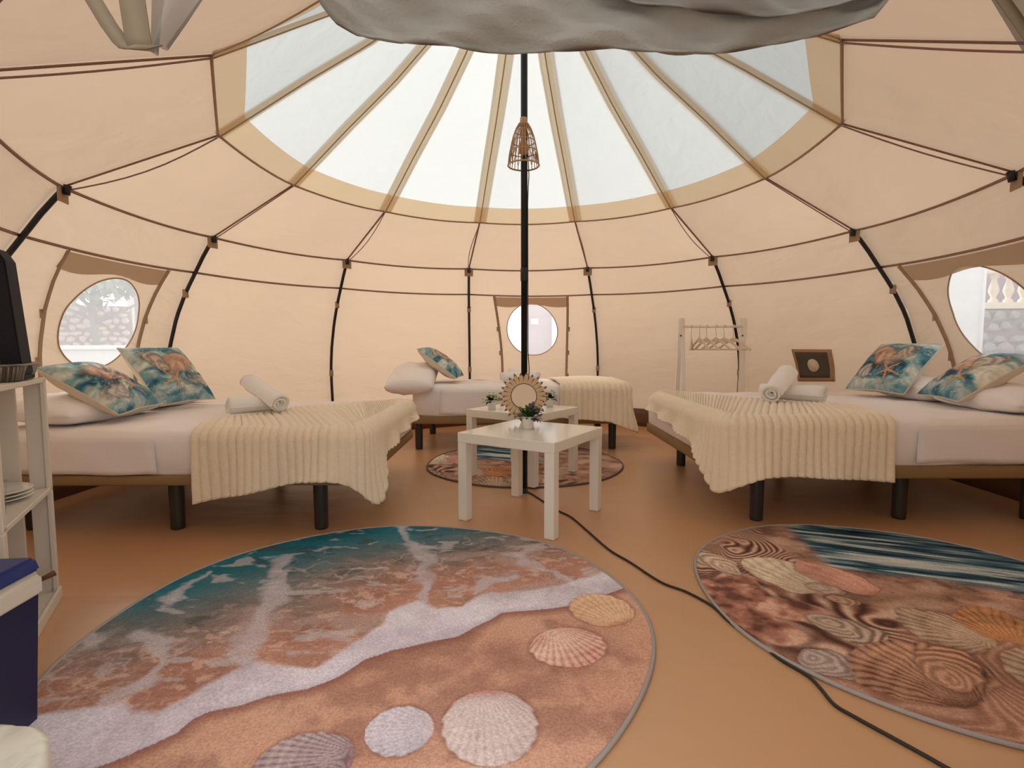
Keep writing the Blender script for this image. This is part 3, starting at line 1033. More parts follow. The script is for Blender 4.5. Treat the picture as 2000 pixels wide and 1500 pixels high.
sw = empty('rolled_door_net', (0.1, 0.78, 1.30))
tag(sw, 'grey mesh door curtain gathered in a long swag above the entrance', 'door curtain')
main = swag('net_roll', [-0.34, -0.30, -0.264, -0.243, -0.209, -0.15, 0.0, 0.15, 0.282, 0.36, 0.421, 0.49, 0.52, 0.56],
            [1.52, 1.42, 1.355, 1.328, 1.309, 1.297, 1.289, 1.288, 1.286, 1.297, 1.309, 1.328, 1.36, 1.46], 0.75, 0.05, 1.60, '', M_net, 3)
over_ = swag('net_fold', [0.02, 0.09, 0.16, 0.25, 0.33, 0.42, 0.50, 0.56], [1.46, 1.37, 1.335, 1.318, 1.311, 1.322, 1.345, 1.45], 0.715, 0.022, 1.60, '', M_net2, 5)
for o in (main, over_):
    o.parent = sw
    o.matrix_parent_inverse = Matrix.Translation((-0.1, -0.78, -1.30))
fl = tag(empty('door_flap', (-0.52, 0.75, 1.29)), 'looped grey strap and mesh flap hanging beside the gathered curtain', 'door flap')


def ribbon(name, pts, wdt, mat, parent, off):
    V, F = [], []
    for i, p in enumerate(pts):
        V += [Vector(p) - off, Vector(p) - off + Vector(wdt)]
    for i in range(len(pts) - 1):
        F.append((2 * i, 2 * i + 1, 2 * i + 3, 2 * i + 2))
    return solid(pyd(name, V, F, mat, parent), 0.002, 0)


o_ = Vector((-0.52, 0.75, 1.29))
ribbon('strap', [(-0.534, 0.74, 1.60), (-0.533, 0.742, 1.45), (-0.531, 0.745, 1.36), (-0.529, 0.75, 1.31), (-0.526, 0.752, 1.293)], (0.033, 0.004, -0.001), M_strap, fl, o_)
ribbon('border_band', [(-0.66, 0.76, 1.50), (-0.61, 0.76, 1.40), (-0.583, 0.758, 1.355), (-0.565, 0.756, 1.325), (-0.549, 0.754, 1.303), (-0.540, 0.752, 1.295), (-0.53, 0.75, 1.2925), (-0.50, 0.752, 1.293)],
       (0.020, 0.002, 0.006), M_strap, fl, o_)
pyd('netting', *(lambda g: ([v - o_ for v in g[0]], g[1]))(grid_geo(16, 10, lambda a, b: Vector((-0.505 + (0.02 + 0.33 * b) * a, 0.765 + 0.012 * math.sin(9 * a + 4 * b), 1.297 + 0.35 * b + 0.010 * a * a)))),
    M_net2, fl)
fr = tag(empty('door_flap', (0.70, 0.75, 1.30)), 'grey strapped mesh flap cut off by the upper right corner', 'door flap')
o_ = Vector((0.70, 0.75, 1.30))
ribbon('border_band', [(0.60, 0.75, 1.44), (0.64, 0.75, 1.385), (0.66, 0.75, 1.354), (0.705, 0.75, 1.298), (0.75, 0.75, 1.235)], (0.018, 0.002, 0.006), M_strap, fr, o_)
pyd('netting', *(lambda g: ([v - o_ for v in g[0]], g[1]))(grid_geo(10, 10, lambda a, b: Vector((0.62 + 0.13 * b + 0.16 * a, 0.76 + 0.01 * math.sin(8 * a), 1.42 - 0.185 * b + 0.1 * a)))), M_net2, fr)


# ------------------------------------------------------------------ beds
def make_bed(name, x0, x1, y0, y1, ztop, zmat, label, legs, flap_xs, zb=0.235):
    root = tag(empty(name, ((x0 + x1) / 2, (y0 + y1) / 2, 0)), label, 'bed', 'low beds set round the tent')
    cx, cy = (x0 + x1) / 2, (y0 + y1) / 2
    bm = bmesh.new()
    add_box(bm, (0, 0, (zb + zmat) / 2), (x1 - x0, y1 - y0, zmat - zb), None, 0.0)
    vert_e = [e for e in bm.edges if abs((e.verts[0].co - e.verts[1].co).normalized().z) > 0.9]
    bmesh.ops.bevel(bm, geom=vert_e, offset=0.10, segments=6, profile=0.5, affect='EDGES')
    hor = [e for e in bm.edges if abs((e.verts[0].co - e.verts[1].co).z) < 1e-4 and len(e.link_faces) == 2 and e.calc_face_angle(0) > 1.0]
    bmesh.ops.bevel(bm, geom=hor, offset=0.012, segments=2, profile=0.5, affect='EDGES')
    from_bm('base', bm, M_bedbase, root, True).data.set_sharp_from_angle(angle=0.8)
    # mattress under its white sheet: soft rounded block
    hx, hy, h = (x1 - x0) / 2 - 0.008, (y1 - y0) / 2 - 0.008, ztop - zmat
    rr_ = random.Random(int(x0 * 100))
    ph = [rr_.uniform(0, 6.28) for _ in range(8)]
    prof = [(0.012, 0.0), (0.0, 0.015), (-0.004, 0.5 * h), (0.0, h - 0.06), (0.008, h - 0.03), (0.026, h - 0.010), (0.055, h), (0.3, h + 0.004)]
    ring = []
    rc = 0.11
    npc, nps = 8, 30
    def outline(ins):
        pts = []
        r_ = max(0.01, rc - ins)
        ax, ay = hx - ins - r_, hy - ins - r_
        corners = [(ax, -ay, -90), (ax, ay, 0), (-ax, ay, 90), (-ax, -ay, 180)]
        for ci, (px, py, a0) in enumerate(corners):
            for q in range(npc + 1):
                a = math.radians(a0 + 90 * q / npc)
                pts.append((px + r_ * math.cos(a), py + r_ * math.sin(a)))
            nx, ny, na = corners[(ci + 1) % 4]
            e = pts[-1]
            a = math.radians(na)
            s = (nx + r_ * math.cos(a), ny + r_ * math.sin(a))
            for q in range(1, nps):
                t = q / nps
                pts.append((e[0] + (s[0] - e[0]) * t, e[1] + (s[1] - e[1]) * t))
        return pts
    V, F = [], []
    n = None
    for pi, (ins, z) in enumerate(prof):
        pts = outline(ins)
        n = len(pts)
        for qi, (px, py) in enumerate(pts):
            wv = 0.004 * math.sin(9 * px + ph[0]) * math.sin(7 * py + ph[1]) + 0.003 * math.sin(23 * (px + py) + 30 * z + ph[2])
            sag = (0.006 * math.sin(5.5 * px + ph[3]) + 0.004 * math.sin(13 * px + ph[4])) if pi < 2 else 0.0
            V.append((px * (1 + wv * 0.3), py * (1 + wv * 0.5), zmat + z + sag + (wv if pi > 4 else 0)))
    for i in range(len(prof) - 1):
        for q in range(n):
            q2 = (q + 1) % n
            F.append((i * n + q, i * n + q2, (i + 1) * n + q2, (i + 1) * n + q))
    F.append(tuple((len(prof) - 1) * n + q for q in range(n)))
    F.append(tuple(range(n - 1, -1, -1)))
    pyd('mattress', V, F, M_sheet, root)
    for fx0, fx1 in flap_xs:      # overlapping sheet edge on the front side
        def fp(a, b, fx0=fx0, fx1=fx1):
            x = fx0 + (fx1 - fx0) * a - cx
            z = zmat + 0.012 + (h - 0.045) * b + 0.008 * math.sin(6 * x) * (1 - b)
            return Vector((x + 0.02 * (1 - b) * (a - 0.5), -hy - 0.006 - 0.004 * math.sin(20 * x + 5 * b) * (1 - b) - 0.004, z))
        solid(grid('sheet_fold', 20, 8, fp, M_sheet, root), 0.003, 0)
    for lx, ly in legs:
        lathe('leg', [(0.0, 0.0), (0.030, 0.0), (0.032, 0.012), (0.034, zb - 0.01), (0.034, zb), (0.0, zb)], M_bedleg, root, 18, (lx - cx, ly - cy, 0))
    return root


make_bed('bed', -2.53, -0.70, 2.40, 3.76, 0.495, 0.285, 'white-sheeted double bed along the left-hand tent wall',
         [(-0.93, 2.50), (-1.63, 2.50), (-2.33, 2.50), (-0.93, 3.62), (-1.63, 3.62), (-2.33, 3.62)], [(-2.45, -1.66)])
make_bed('bed', 1.02, 2.80, 2.50, 4.02, 0.53, 0.30, 'white-sheeted double bed along the right-hand tent wall',
         [(1.24, 2.61), (1.98, 2.63), (2.62, 2.61), (1.25, 3.83), (1.98, 3.83), (2.62, 3.80)], [(1.96, 2.74)], 0.235)
make_bed('bed', -0.86, 1.00, 4.38, 5.33, 0.55, 0.292, 'white-sheeted single bed crosswise at the back of the tent',
         [(-0.80, 4.46), (0.10, 4.46), (0.86, 4.46), (-0.80, 5.24), (0.10, 5.24), (0.86, 5.24)], [(-0.60, 0.3)], 0.225)


# ------------------------------------------------------------------ throws
def make_throw(label, path, inner, drops, flare, ztop, nrib, name='throw_blanket', amp=0.016, wave=0.010, seed=1):
    """path: bed outline crossed by the throw (x, y); inner: where each rib ends on the bed top; drops: hanging length; all sampled along u"""
    r_ = random.Random(seed)
    ph = [r_.uniform(0, 6.28) for _ in range(8)]
    P = np.array(path, float)
    seg = np.r_[0, np.cumsum(np.hypot(*(P[1:] - P[:-1]).T))]
    U = seg / seg[-1]
    per = 9
    nu, nv = nrib * per, 54
    us = np.linspace(0, 1, nu + 1)
    px, py = np.interp(us, U, P[:, 0]), np.interp(us, U, P[:, 1])
    # smooth the outline a little at the corner
    kk = max(3, nu // 24)
    ker = np.hanning(2 * kk + 3)[1:-1]
    ker /= ker.sum()
    def sm(a):
        return np.convolve(np.pad(a, kk, mode='reflect', reflect_type='odd'), ker, 'valid')
    px, py = sm(px), sm(py)
    tx, ty = np.gradient(px), np.gradient(py)
    L = np.hypot(tx, ty)
    nx, ny = ty / L, -tx / L
    iu = [q[0] for q in inner]
    ix, iy = np.interp(us, iu, [q[1] for q in inner]), np.interp(us, iu, [q[2] for q in inner])
    du = np.interp(us, [q[0] for q in drops], [q[1] for q in drops])
    fu = np.interp(us, [q[0] for q in flare], [q[1] for q in flare])
    du = sm(du); fu = sm(fu); ix = sm(ix); iy = sm(iy)
    rph = us * nrib + 0.12 * np.sin(us * nrib * 0.9 + ph[4]) + 0.12 * np.sin(us * nrib * 0.37 + ph[5])
    ridge = np.sqrt(np.abs(np.sin(math.pi * rph)) + 1e-6)
    V = []
    R = 0.045
    for j in range(nv + 1):
        v = j / nv
        for i in range(nu + 1):
            e = Vector((px[i], py[i], ztop))
            nn = Vector((nx[i], ny[i], 0))
            ii = Vector((ix[i], iy[i], ztop))
            top_end = e - nn * R
            La = (top_end - ii).length
            Lb = R * math.pi / 2
            Ld = max(0.005, du[i] - R)
            # uneven rows: more on the drop
            if v < 0.45:
                t = v / 0.45
                p = ii.lerp(top_end, t)
                nrm = Vector((0, 0, 1))
                lift = 0.012 + 0.006 * math.sin(9 * p.x + ph[0]) * math.sin(8 * p.y + ph[1])
            elif v < 0.6:
                a = (v - 0.45) / 0.15 * math.pi / 2
                p = top_end + nn * (R * math.sin(a)) + Vector((0, 0, R * (math.cos(a) - 1)))
                nrm = Vector((0, 0, 1)) * math.cos(a) + nn * math.sin(a)
                lift = 0.012
            else:
                t = (v - 0.6) / 0.4
                p = e + Vector((0, 0, -R - Ld * t)) + nn * (fu[i] * t * t)
                nrm = nn.copy()
                lift = 0.012 + wave * math.sin(13 * us[i] * 3 + ph[2]) * t + 0.6 * wave * math.sin(37 * us[i] + ph[3] + 2 * t) * t
            fade = 1.0
            b = amp * ridge[i] * fade
            tuft = 0.0009 * math.sin(170 * v * max(0.3, La) + 2.1 * math.floor(us[i] * nrib) * 1.7)
            edge = 1.0
            if j == 0:
                edge = 0.2
            V.append(p + nrm * (lift * (1 if j else 0.4) + (b + tuft) * edge))
    F = []
    for j in range(nv):
        for i in range(nu):
            a = j * (nu + 1) + i
            F.append((a, a + nu + 1, a + nu + 2, a + 1))
    base = Vector((float(np.mean(px)), float(np.mean(py)), ztop))
    o = pyd(name, [q - base for q in V], F, M_throw, None, loc=tuple(base))
    solid(o, 0.010, -1)
    return tag(o, label, 'blanket', 'ribbed cream throws on the beds')


make_throw('ribbed cream throw hanging over the corner of the left-hand bed',
           [(-1.47, 2.39), (-0.82, 2.39), (-0.715, 2.42), (-0.69, 2.52), (-0.69, 3.62)],
           [(0, -1.53, 2.64), (0.15, -1.46, 2.93), (0.33, -1.27, 3.25), (0.5, -1.0, 3.48), (0.75, -0.86, 3.56), (1.0, -0.80, 3.66)],
           [(0, 0.335), (0.12, 0.29), (0.25, 0.235), (0.32, 0.225), (0.37, 0.26), (0.41, 0.36), (0.44, 0.40), (0.465, 0.34), (0.49, 0.24), (0.55, 0.17), (0.7, 0.13), (1.0, 0.10)],
           [(0, 0.0), (0.3, 0.01), (0.42, 0.015), (0.475, 0.03), (0.55, 0.02), (1, 0.02)], 0.495, 50, seed=4)
make_throw('ribbed cream throw hanging over the corner of the right-hand bed',
           [(1.015, 3.75), (1.015, 2.62), (1.04, 2.52), (1.14, 2.49), (1.83, 2.49)],
           [(0, 1.10, 3.84), (0.25, 1.22, 3.76), (0.45, 1.35, 3.62), (0.62, 1.50, 3.38), (0.8, 1.72, 3.12), (1.0, 1.90, 2.90)],
           [(0, 0.10), (0.3, 0.14), (0.48, 0.19), (0.55, 0.28), (0.585, 0.40), (0.62, 0.34), (0.68, 0.275), (0.8, 0.275), (0.9, 0.29), (1.0, 0.30)],
           [(0, 0.02), (0.45, 0.02), (0.565, 0.03), (0.65, 0.015), (0.8, 0.01), (1, 0.0)], 0.53, 52, seed=9)
make_throw('ribbed cream throw over the foot of the single bed at the back',
           [(0.40, 4.37), (0.90, 4.37), (0.985, 4.40), (1.01, 4.50), (1.01, 5.20)],
           [(0, 0.36, 5.22), (0.35, 0.55, 5.24), (0.6, 0.75, 5.25), (1.0, 0.85, 5.26)],
           [(0, 0.27), (0.3, 0.30), (0.42, 0.38), (0.47, 0.42), (0.52, 0.36), (0.7, 0.26), (1.0, 0.2)],
           [(0, 0.0), (0.4, 0.03), (0.47, 0.07), (0.6, 0.04), (1, 0.02)], 0.55, 30, seed=13)


# ------------------------------------------------------------------ pillows, cushions, towels
def pillow_geo(w, d, t, n=26, pinch=0.10, power=0.42, seed=0, side=0):
    """side 0: closed pillow, +1 / -1: one face only"""
    r_ = random.Random(seed)
    ph = [r_.uniform(0, 6.28) for _ in range(6)]
    def pt(a, b, sg):
        u, v = a * 2 - 1, b * 2 - 1
        th = t / 2 * max(0.0, (1 - u * u) * (1 - v * v)) ** power
        x = u * w / 2 * (1 - pinch * (1 - v * v) * 0.0 - pinch * 0.55 * (1 - abs(v)) * abs(u) ** 3)
        y = v * d / 2 * (1 - pinch * 0.55 * (1 - abs(u)) * abs(v) ** 3)
        wr = 0.05 * t * (math.sin(7 * u + ph[0]) * math.sin(6 * v + ph[1]) + 0.6 * math.sin(15 * (u * v) + ph[2]))
        return Vector((x, y, sg * (th + wr * (1 - u * u) * (1 - v * v))))
    out = []
    if side >= 0:
        out.append(grid_geo(n, n, lambda a, b: pt(a, b, 1)))
    if side <= 0:
        out.append(grid_geo(n, n, lambda a, b: pt(a, b, -1), True))
    return merge(out)


def frame_matrix(o, e1, e2):
    e1 = Vector(e1).normalized()
    e3 = e1.cross(Vector(e2)).normalized()
    e2 = e3.cross(e1)
    m = Matrix((e1, e2, e3)).transposed().to_4x4()
    return Matrix.Translation(o) @ m


def weld(o, d=0.0008):
    bm = bmesh.new()
    bm.from_mesh(o.data)
    bmesh.ops.remove_doubles(bm, verts=bm.verts, dist=d)
    bm.to_mesh(o.data)
    bm.free()


def make_pillow(label, c, e1, e2, w, d, t, seed):
    v, f = pillow_geo(w, d, t, 26, 0.06, 0.36, seed)
    o = pyd('pillow', v, f, M_pillow)
    weld(o)
    o.matrix_world = frame_matrix(c, e1, e2)
    return tag(o, label, 'pillow', 'plain white pillows on the beds')


make_pillow('white pillow under the tilted cushion at the left-hand bed front', (-2.28, 2.78, 0.568), (0.02, 1, 0.0), (-1, 0, 0.08), 0.68, 0.42, 0.155, 1)
make_pillow('white pillow behind the starfish cushion of the left-hand bed', (-2.33, 3.42, 0.555), (0.02, 1, 0), (-1, 0, 0.05), 0.56, 0.36, 0.13, 2)
make_pillow('white pillow lying in the gap between the two right-hand cushions', (2.69, 3.40, 0.60), (0, -1, 0), (1, 0, 0.12), 0.56, 0.34, 0.14, 3)
make_pillow('white pillow behind the nearer cushion of the right-hand bed', (2.66, 2.82, 0.60), (0, -1, 0), (1, 0, 0.1), 0.56, 0.36, 0.14, 4)
make_pillow('plump white pillow drooping over the corner of the back bed', (-0.865, 4.60, 0.605), (1, 0.05, 0), (0, 1, 0.20), 0.40, 0.68, 0.22, 5)


def make_cushion(label, c, e1, e2, seed, mirror, size=0.43, t=0.16):
    root = empty('cushion')
    root.matrix_world = frame_matrix(c, e1, e2)
    tag(root, label, 'cushion', 'sea print cushions on the beds')
    v, f = pillow_geo(size, size, t, 72, 0.13, 0.42, seed, 1)
    fr_ = pyd('printed_face', v, f, M_cushprint, root)
    paint(fr_, lambda co: cushion_paint(co[:, 0] / size * 2, co[:, 1] / size * 2, seed * 13 + 5, mirror))
    v, f = pillow_geo(size, size, t, 30, 0.13, 0.42, seed, -1)
    pyd('plain_back', v, f, M_cushback, root)
    # piped seam round the edge
    N = 24
    loop = []
    for q in range(4):
        for i in range(N):
            s = i / N * 2 - 1
            loop.append({0: (s, -1), 1: (1, s), 2: (-s, 1), 3: (-1, -s)}[q])
    pts = []
    for u, vv in loop:
        x = u * size / 2 * (1 - 0.13 * 0.55 * (1 - abs(vv)) * abs(u) ** 3)
        y = vv * size / 2 * (1 - 0.13 * 0.55 * (1 - abs(u)) * abs(vv) ** 3)
        pts.append((x, y, 0))
    tube('piping', pts, 0.004, M_cushback, root, 6, True)
    return root


def cushion_from(label, low_a, low_b, lean, seed, mirror, t=0.16):
    """low_a, low_b: ends of the edge that rests on the bed; lean: direction up the cushion"""
    a, b, l = Vector(low_a), Vector(low_b), Vector(lean).normalized()
    e1 = (b - a).normalized()
    c = (a + b) / 2 + l * 0.215
    return make_cushion(label, c, e1, l, seed, mirror, 0.43, t)


cushion_from('sea print cushion lying nearest the white shelf on the left-hand bed', (-1.95, 2.57, 0.545), (-2.01, 2.99, 0.555), (-0.35, -0.02, 0.23), 3, True)
cushion_from('starfish cushion standing nearer the towels on the left-hand bed', (-2.04, 3.03, 0.54), (-1.955, 3.45, 0.54), (-0.25, 0.03, 0.31), 5, False)
cushion_from('starfish cushion nearer the towels on the right-hand bed', (2.35, 3.69, 0.575), (2.45, 3.27, 0.575), (0.26, 0.05, 0.28), 7, True)
cushion_from('starfish cushion in front on the right-hand bed at the frame edge', (2.50, 3.20, 0.58), (2.40, 2.78, 0.58), (0.34, -0.02, 0.23), 9, True)
cushion_from('sea print cushion propped on the pillow of the back bed', (-0.48, 4.56, 0.60), (-0.46, 4.98, 0.60), (-0.36, 0.0, 0.27), 12, False, 0.15)


def make_towel(label, a, b, r, seed, group):
    a, b = Vector(a), Vector(b)
    L = (b - a).length
    turns, th = 4.2, r / 4.6
    n = 110
    prof = []
    for i in range(n + 1):
        t = i / n
        ang = t * turns * 2 * math.pi
        rad = 0.010 + (r - 0.010 - th * 0.4) * t
        prof.append((ang, rad))
    nl = 14
    r_ = random.Random(seed)
    V, F = [], []
    for j in range(nl + 1):
        q = j / nl
        for side in (0, 1):
            for i, (ang, rad) in enumerate(prof):
                rr = rad + (th * 0.36 if side else -th * 0.36)
                bul = 1 + 0.035 * math.sin(5 * q + seed) + 0.02 * math.sin(11 * q + 3 * ang)
                endp = 0.012 * math.sin(i * 0.11 + seed) * (1 if j == nl else -1 if j == 0 else 0) + (0.010 * (1 - i / n) * (-1 if j == nl else 1 if j == 0 else 0))
                sq = 0.94
                V.append((rr * bul * math.cos(ang + 2.0), rr * bul * math.sin(ang + 2.0) * sq, (q - 0.5) * L + endp))
    m = len(prof)
    row = 2 * m
    for j in range(nl):
        for i in range(m - 1):
            for side in (0, 1):
                a0 = j * row + side * m + i
                F.append((a0, a0 + 1, a0 + row + 1, a0 + row) if side else (a0, a0 + row, a0 + row + 1, a0 + 1))
        for i in (0, m - 1):
            a0 = j * row + i
            F.append((a0, a0 + m, a0 + m + row, a0 + row) if i else (a0, a0 + row, a0 + m + row, a0 + m))
    for j in (0, nl):
        for i in range(m - 1):
            a0 = j * row + i
            F.append((a0, a0 + 1, a0 + m + 1, a0 + m) if j == 0 else (a0, a0 + m, a0 + m + 1, a0 + 1))
    o = pyd('rolled_towel', V, F, M_towel)
    d = (b - a).normalized()
    o.matrix_world = Matrix.Translation((a + b) / 2) @ d.to_track_quat('Z', 'Y').to_matrix().to_4x4()
    return tag(o, label, 'towel', group)


make_towel('rolled white towel lying flat on the left-hand bed', (-1.555, 2.85, 0.556), (-1.33, 3.05, 0.556), 0.054, 1, 'rolled towels on the left-hand bed')
make_towel('rolled white towel resting across the other one on the left-hand bed', (-1.56, 3.12, 0.665), (-1.28, 2.88, 0.566), 0.058, 2, 'rolled towels on the left-hand bed')
make_towel('rolled white towel lying flat on the right-hand bed', (1.59, 3.31, 0.592), (1.84, 3.08, 0.592), 0.058, 3, 'rolled towels on the right-hand bed')
make_towel('rolled white towel leaning up across the other one on the right-hand bed', (1.52, 3.06, 0.598), (1.74, 3.31, 0.71), 0.062, 4, 'rolled towels on the right-hand bed')
make_towel('rolled white towel on the back bed showing left of the mirror', (-0.10, 4.84, 0.60), (0.18, 4.93, 0.60), 0.046, 5, 'rolled towels on the back bed')
make_towel('rolled white towel on the back bed showing right of the mirror', (-0.02, 5.02, 0.63), (0.25, 4.90, 0.60), 0.046, 6, 'rolled towels on the back bed')


# ------------------------------------------------------------------ rugs
def make_rug(label, c, r, step, fn, bind, bump_seed, group=None):
    root = tag(empty('round_rug', (c[0], c[1], 0)), label, 'rug', group)
    nr = int(r / step)
    na = int(2 * math.pi * r / step)
    ring_r = np.linspace(0, r, nr + 1)[1:]
    an = np.linspace(0, 2 * math.pi, na, endpoint=False)
    X = np.concatenate([[0], np.outer(ring_r, np.cos(an)).ravel()])
    Y = np.concatenate([[0], np.outer(ring_r, np.sin(an)).ravel()])
    Z = 0.008 + 0.004 * fbm(X + 4, Y + 4, 3, bump_seed) * sstep(r, r - 0.25, np.hypot(X, Y))
    # slightly wavy edge
    wob = 1 + 0.012 * np.sin(3 * np.arctan2(Y, X) + bump_seed) + 0.006 * np.sin(7 * np.arctan2(Y, X) + 2)
    X, Y = X * wob, Y * wob
    me = bpy.data.meshes.new('pile')
    i = np.arange(na)
    j = (i + 1) % na
    tri = np.stack([np.zeros(na, int), 1 + i, 1 + j], 1)
    quads = np.concatenate([np.stack([1 + q * na + i, 1 + (q + 1) * na + i, 1 + (q + 1) * na + j, 1 + q * na + j], 1) for q in range(nr - 1)])
    nv = len(X)
    me.vertices.add(nv)
    me.vertices.foreach_set('co', np.stack([X, Y, Z], 1).astype('f').ravel())
    loops = np.concatenate([tri.ravel(), quads.ravel()]).astype('i')
    me.loops.add(len(loops))
    me.loops.foreach_set('vertex_index', loops)
    starts = np.concatenate([np.arange(na) * 3, na * 3 + np.arange(len(quads)) * 4]).astype('i')
    me.polygons.add(len(starts))
    me.polygons.foreach_set('loop_start', starts)
    me.update(calc_edges=True)
    me.validate()
    o = link('pile', me, M_print, root, True)
    paint(o, lambda co: fn(co[:, 0], co[:, 1]) * np.array([1.10, 1.12, 1.26]))
    th = np.linspace(0, 2 * math.pi, 160, endpoint=False)
    w2 = 1 + 0.012 * np.sin(3 * th + bump_seed) + 0.006 * np.sin(7 * th + 2)
    tube('binding', [(r * w * math.cos(a), r * w * math.sin(a), 0.0062) for a, w in zip(th, w2)], 0.0062, bind, root, 8, True)
    return root


make_rug('large round rug printed with a foaming wave and scallop shells on sand', (-0.444, 1.64), 0.866, 0.0042,
         lambda x, y: beach_print(x - 0.444, y + 1.64), M_binding, 1)
make_rug('round rug crowded with brown striped shells before the right-hand bed', (1.41, 1.769), 0.734, 0.0046,
         lambda x, y: seashell_print(x, y), M_binding, 2, 'round shell print rugs')
make_rug('round shell print rug lying under the two white tables', (0.092, 3.915), 0.722, 0.0075,
         lambda x, y: seashell_print(x + 0.30, y * 0.9 + 0.10, 0.46), M_binding2, 3, 'round shell print rugs')


# ------------------------------------------------------------------ tables
def make_table(label, c, rot):
    root = tag(empty('side_table', (c[0], c[1], 0), rot), label, 'table', 'square white side tables')
    box('tabletop', (0, 0, 0.425), (0.55, 0.55, 0.05), M_white, root, 0.003, 2)
    for sx in (-1, 1):
        for sy in (-1, 1):
            box('leg', (sx * 0.249, sy * 0.249, 0.2005), (0.05, 0.05, 0.399), M_white, root, 0.002, 2)
    return root


make_table('square white side table standing nearest, a purple plant on it', (0.104, 2.70), -0.5685)
t2 = make_table('square white side table behind the nearer one, with two daisy pots', (0.076, 3.545), -0.632)
t2.location.z = 0.012


# potted plants
def leaf_geo(base, d, L, w, bend=0.3):
    d = Vector(d).normalized()
    s = d.cross(Vector((0, 0, 1)))
    s = s.normalized() if s.length > 1e-3 else Vector((1, 0, 0))
    up = s.cross(d)
    V, F = [], []
    for i, (t, ww) in enumerate([(0, 0.15), (0.35, 0.9), (0.65, 1.0), (0.9, 0.5), (1, 0.05)]):
        p = Vector(base) + d * L * t - up * bend * L * t * t
        V += [p - s * w * ww / 2, p + s * w * ww / 2]
    for i in range(4):
        F.append((2 * i, 2 * i + 1, 2 * i + 3, 2 * i + 2))
    return V, F


def make_plant(label, c, z, kind, seed, s=1.0):
    r_ = random.Random(seed)
    root = tag(empty('potted_plant', (c[0], c[1], z)), label, 'plant', 'little potted plants on the tables')
    h, rt, rb = 0.062 * s, 0.031 * s, 0.025 * s
    lathe('pot', [(0, 0.0), (rb * 0.95, 0.0), (rb, 0.003), (rt * 0.985, h - 0.008), (rt, h - 0.006), (rt, h), (rt * 0.9, h), (rt * 0.86, h - 0.012), (0, h - 0.012)], M_white, root, 28)
    lathe('soil', [(0, h - 0.009), (rt * 0.86, h - 0.010)], M_soil, root, 20)
    leaves, flowers, eyes = [], [], []
    for i in range(70):
        az = r_.uniform(0, 6.28)
        el = r_.uniform(0.15, 1.35)
        d = Vector((math.cos(az) * math.cos(el), math.sin(az) * math.cos(el), math.sin(el)))
        L = (r_.uniform(0.030, 0.055) if kind == 'daisy' else r_.uniform(0.045, 0.078)) * s
        base = Vector((d.x * 0.012, d.y * 0.012, h - 0.012)) + d * r_.uniform(0, 0.015) * s
        leaves.append(leaf_geo(base, d, L, r_.uniform(0.012, 0.019) * s, r_.uniform(0.1, 0.6)))
    v, f = merge(leaves)
    pyd('foliage', v, f, M_leaf2 if kind == 'daisy' else M_leaf, root)
    if kind == 'daisy':
        for i in range(22):
            az, el = r_.uniform(0, 6.28), r_.uniform(0.15, 1.4)
            d = Vector((math.cos(az) * math.cos(el), math.sin(az) * math.cos(el), math.sin(el)))
            p = Vector((0, 0, h - 0.01)) + d * r_.uniform(0.045, 0.062) * s
            a = d.orthogonal().normalized()
            b = d.cross(a)
            for q in range(8):
                t = 2 * math.pi * q / 8
                flowers.append(leaf_geo(p, a * math.cos(t) + b * math.sin(t) + d * 0.25, 0.0165 * s, 0.012 * s, 0.0))
            ev, ef = lathe_geo([(0.0, 0.003), (0.003, 0.002), (0.004, 0.0)], 8)
            q = d.to_track_quat('Z', 'Y')
            eyes.append(([p + q @ (Vector(w) * s) for w in ev], ef))
        v, f = merge(flowers)
        pyd('blossom', v, f, M_petalw, root)['kind'] = 'stuff'
        v, f = merge(eyes)
        pyd('blossom_eye', v, f, M_eye, root)['kind'] = 'stuff'
    else:
        for i in range(80):
            az, el = r_.uniform(-1.2, 1.5), r_.uniform(-0.2, 1.2)
            d = Vector((math.cos(az) * math.cos(el), math.sin(az) * math.cos(el), math.sin(el)))
            p = Vector((0, 0, h - 0.004)) + d * r_.uniform(0.035, 0.07) * s
            flowers.append(leaf_geo(p, d + Vector((r_.uniform(-1, 1), r_.uniform(-1, 1), r_.uniform(-1, 1))) * 0.7, 0.017 * s, 0.014 * s, 0.2))
        v, f = merge(flowers)
        pyd('blossom', v, f, M_purple, root)['kind'] = 'stuff'
    return root


make_plant('potted plant with green and purple leaves on the nearest white table', (0.085, 2.735), 0.4502, 'purple', 5, 1.05)
make_plant('potted white daisies left of the sunburst mirror', (-0.135, 3.48), 0.4622, 'daisy', 7)
make_plant('potted white daisies right of the sunburst mirror', (0.262, 3.62), 0.4622, 'daisy', 9)

# sunburst mirror -----------------------------------------------------------
mir = empty('sunburst_mirror')
mir.matrix_world = Matrix.Translation((0.068, 3.012, 0.4515 + 0.140)) @ Matrix.Rotation(math.radians(-19), 4, 'X')
tag(mir, 'small round sunburst mirror with wooden petals leaning on the centre pole', 'mirror')


